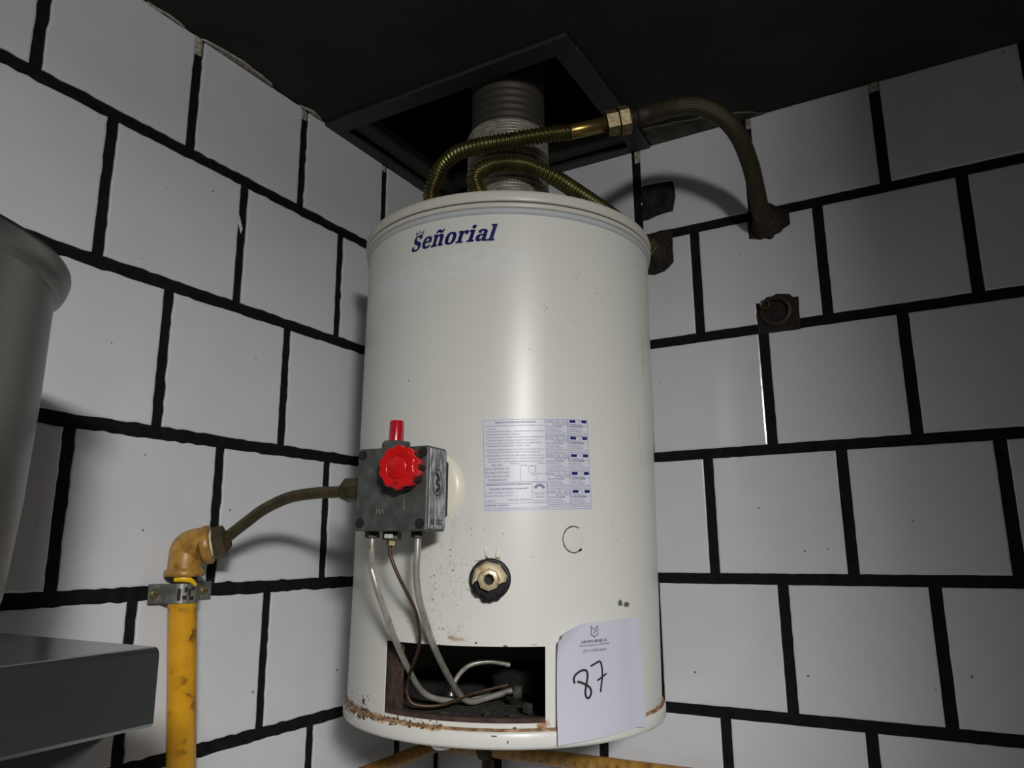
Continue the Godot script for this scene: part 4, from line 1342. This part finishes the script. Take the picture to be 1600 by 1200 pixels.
	for q in [[0.004, 24.0, 0.0030, 0.005], [-0.004, 28.0, 0.0042, 0.004], [0.001, 12.0, 0.0026, 0.007], [-0.005, 4.0, 0.0050, 0.004], [0.005, 0.0, 0.0040, 0.003], [-0.001, 47.0, 0.0036, 0.012]]:
		var an := deg_to_rad(q[1])
		box(st, Vector3.ZERO, Vector3(0.0005, q[3], q[2]), 0.0001, Transform3D(Basis(Vector3.UP, -an), Vector3(0.0215 + 0.0172 * cos(an), q[0], -0.0035 + 0.0172 * sin(an))))
	part("flaked_paint", st, M.grime, cl)
	# pipes along both walls under the heater
	var pb := thing("gas_pipe", "grimy yellow pipe along the bottom of the picture, right wall under the heater", "pipe", Transform3D(Basis(), Vector3(0.04, 1.3305, 0.026)))
	st = S()
	tube(st, smooth_path([Vector3(0, -0.001, 0), Vector3(0.30, 0.003, 0), Vector3(0.62, 0.006, 0), Vector3(1.0, 0.006, 0)], 0.01), func(_d): return 0.0098, 18)
	part("pipe", st, M.dirty_yellow, pb)
	st = S()
	lathe(st, L([0.0125, 0.0, 0.0145, 0.002, 0.0145, 0.022, 0.0125, 0.024]), along(Vector3(0.060, 0, 0), Vector3.RIGHT), 20)
	lathe(st, L([0.0, -0.055, 0.0085, -0.055, 0.0085, 0.0]), Transform3D(Basis(), Vector3(0.072, 0, 0)), 16)
	part("tee", st, M.rust_iron, pb)
	var pl := thing("gas_pipe", "dark yellowish pipe along the left wall, just below the heater's base", "pipe", Transform3D(Basis(), Vector3(0.026, 1.3295, 0.04)))
	st = S()
	tube(st, smooth_path([Vector3(0.006, 0, -0.012), Vector3(0, 0, 0.0), Vector3(0, -0.001, 0.20), Vector3(0, -0.002, 0.42)], 0.01), func(_d): return 0.0098, 18)
	part("pipe", st, M.dirty_yellow, pl)

# ------------------------------------------------------------------ pot and shelf at the left
func build_shelf() -> void:
	var o := thing("wall_shelf", "stainless steel wall shelf with a folded front edge, lower left", "shelf", Transform3D(Basis(), Vector3(0, 1.567, 0.756)))
	var st := S()
	var prof := PackedVector2Array()     # cross-section x, y
	var outer := L([0.001, 0.030, 0.001, 0.0, 0.3355, 0.0])
	for k in 5:
		var a := deg_to_rad(90.0 - 90.0 * k / 4.0)
		outer.append(Vector2(0.3355 + 0.0045 * cos(a), -0.0045 + 0.0045 * sin(a)))
	outer.append(Vector2(0.340, -0.0405)); outer.append(Vector2(0.3385, -0.0425)); outer.append(Vector2(0.325, -0.0425))
	var z1 := 0.95
	for k in outer.size() - 1:
		var p: Vector2 = outer[k]
		var q: Vector2 = outer[k + 1]
		var d := (q - p).normalized()
		var nn := Vector2(-d.y, d.x) * 0.0012
		sgroup += 0
		quad(st, Vector3(p.x, p.y, z1), Vector3(q.x, q.y, z1), Vector3(q.x, q.y, 0), Vector3(p.x, p.y, 0))
		quad(st, Vector3(p.x, p.y, 0) - Vector3(nn.x, nn.y, 0), Vector3(q.x, q.y, 0) - Vector3(nn.x, nn.y, 0), Vector3(q.x, q.y, z1) - Vector3(nn.x, nn.y, 0), Vector3(p.x, p.y, z1) - Vector3(nn.x, nn.y, 0))
		quad(st, Vector3(p.x, p.y, 0), Vector3(q.x, q.y, 0), Vector3(q.x, q.y, 0) - Vector3(nn.x, nn.y, 0), Vector3(p.x, p.y, 0) - Vector3(nn.x, nn.y, 0))
	part("tray", st, M.stainless, o)
	st = S()
	for e in [0.0]:
		box(st, Vector3(0.168, -0.020, 0.0008), Vector3(0.334, 0.038, 0.0012), 0.0003)
	part("end_fold", st, M.stainless, o)
	for z in [0.022, 0.80]:
		st = S()
		prism(st, V2([0.001, -0.235, 0.030, -0.235, 0.332, -0.044, 0.332, -0.0125, 0.001, -0.0125]), z, z + 0.002, 0.0, Transform3D(), true)
		box(st, Vector3(0.17, -0.0145, z + 0.009), Vector3(0.33, 0.002, 0.02), 0.0004)
		part("bracket", st, M.dull_steel, o)
	var pot := thing("cooking_pot", "tall stainless steel pot with rolled rim on the shelf at left edge", "pot", Transform3D(Basis(), Vector3(0.166, 1.567, 0.919)))
	st = S()
	lathe(st, L([0.0, 0.0008, 0.120, 0.0008, 0.134, 0.003, 0.1425, 0.011, 0.1462, 0.026, 0.1480, 0.050, 0.1505, 0.085, 0.1525, 0.150, 0.1530, 0.215, 0.1540, 0.2195, 0.1540, 0.2195,
		0.1525, 0.2195, 0.1510, 0.150, 0.1490, 0.085, 0.1448, 0.027, 0.1330, 0.0052, 0.0, 0.003]), Transform3D(), 96)
	part("body", st, M.spun_stainless, pot)
	st = S()
	lathe(st, L([0.1530, 0.2160, 0.1560, 0.2178, 0.1590, 0.2210, 0.1605, 0.2250, 0.1613, 0.2285, 0.1610, 0.2310, 0.1598, 0.2318, 0.1585, 0.2305, 0.1570, 0.2265, 0.1548, 0.2230, 0.1520, 0.2200]), Transform3D(), 96)
	part("rim", st, M.spun_stainless, pot)

func build_lamp() -> void:
	var at := Vector3(1.73, CEIL, 1.91)
	var o := thing("ceiling_lamp", "flat square white ceiling lamp behind the photographer", "lamp", Transform3D(Basis(), at))
	var st := S()
	box(st, Vector3(0, -0.006, 0), Vector3(0.34, 0.012, 0.34), 0.002)
	part("lamp_frame", st, M.lamp_metal, o)
	st = S()
	box(st, Vector3(0, -0.062, 0), Vector3(0.40, 0.100, 0.40), 0.02)
	part("lamp_panel", st, M.lamp_glass, o)
	var l := AreaLight3D.new()
	l.name = "lamp_light"
	l.area_size = Vector2(0.40, 0.40)
	l.area_normalize_energy = true
	l.light_color = c8(255, 253, 251)
	l.light_energy = 8.2
	l.area_range = 8.0
	l.area_attenuation = 2.0
	l.shadow_enabled = true
	o.add_child(l)
	l.position = Vector3(0, -0.1135, 0)
	l.rotation_degrees = Vector3(-90, 0, 0)
	var g := OmniLight3D.new()     # what leaves through the sides of the diffuser
	g.name = "lamp_side_light"
	g.light_color = l.light_color
	g.light_energy = 1.5
	g.light_size = 0.10
	g.omni_range = 8.0
	g.omni_attenuation = 2.0
	g.shadow_enabled = true
	o.add_child(g)
	g.position = Vector3(0, -0.066, 0)

# hanging cupboard between lamp and right-hand wall, out of view; it shades the upper right of the tiles
func build_cupboard() -> void:
	var o := thing("wall_cupboard", "grey hanging kitchen cupboard to the right of the photographer", "cupboard", Transform3D(Basis(), Vector3(1.190, 1.56, 0.66)))
	var st := S()
	box(st, Vector3(0.55, 0.34, 0.17), Vector3(1.1, 0.68, 0.34), 0.002)
	part("carcass", st, M.dark_cabinet, o)
	for k in 2:
		st = S()
		box(st, Vector3(0.275 + 0.55 * k, 0.34, 0.349), Vector3(0.54, 0.66, 0.016), 0.002)
		part("door", st, M.dark_cabinet, o)

func braid_material() -> void:
	var n := 96
	var im := Image.create_empty(n, n, false, Image.FORMAT_L8)
	for y in n:
		for x in n:
			var a := sin(TAU * (x * 4.0 / n + y * 4.0 / n))
			var b := sin(TAU * (x * 4.0 / n - y * 4.0 / n))
			var v := clampf(0.5 + 0.35 * a * b + 0.15 * sin(TAU * x * 16.0 / n), 0.0, 1.0)
			im.set_pixel(x, y, Color(v, v, v))
	var m := mat("braid", Color.WHITE, 0.45, 0.6)
	m.albedo_texture = ramp_tex(im.duplicate(), [0.1, 0.5, 0.9], [c8(30, 26, 18), c8(64, 57, 40), c8(120, 110, 84)])
	m.uv1_scale = Vector3(3.0, 4.0, 1.0)
	m.heightmap_enabled = false
	m.normal_enabled = true
	im.convert(Image.FORMAT_RGB8)
	im.bump_map_to_normal_map(3.0)
	m.normal_texture = ImageTexture.create_from_image(im)

func _ready() -> void:
	# camera
	var cam := Camera3D.new()
	cam.name = "camera"
	cam.transform = Transform3D(Basis(Vector3(0.869048, -0.007644, -0.494669), Vector3(0.113139, 0.976454, 0.183677), Vector3(0.481617, -0.215590, 0.849450)).orthonormalized(), Vector3(0.73726, 1.62, 1.04696))
	cam.fov = 54.334
	cam.near = 0.02
	add_child(cam)
	cam.current = true
	# surroundings: a closed room, lit by its own lamp
	var we := WorldEnvironment.new()
	we.name = "surroundings"
	var env := Environment.new()
	env.background_mode = Environment.BG_COLOR
	env.background_color = Color.BLACK
	env.tonemap_mode = Environment.TONE_MAPPER_LINEAR
	env.tonemap_exposure = 1.0
	env.sdfgi_enabled = true
	env.ssao_enabled = true
	env.ssil_enabled = true
	we.environment = env
	add_child(we)
	LEAN = Transform3D(Basis(Vector3(-0.494683, 0, -0.869073).normalized(), deg_to_rad(0.8536)), Vector3(0.258426, 1.434031, 0.226034))
	build_materials()
	braid_material()
	build_lamp()
	build_room()
	build_cupboard()
	build_heater()
	build_sheet()
	build_plumbing()
	build_gas()
	build_shelf()
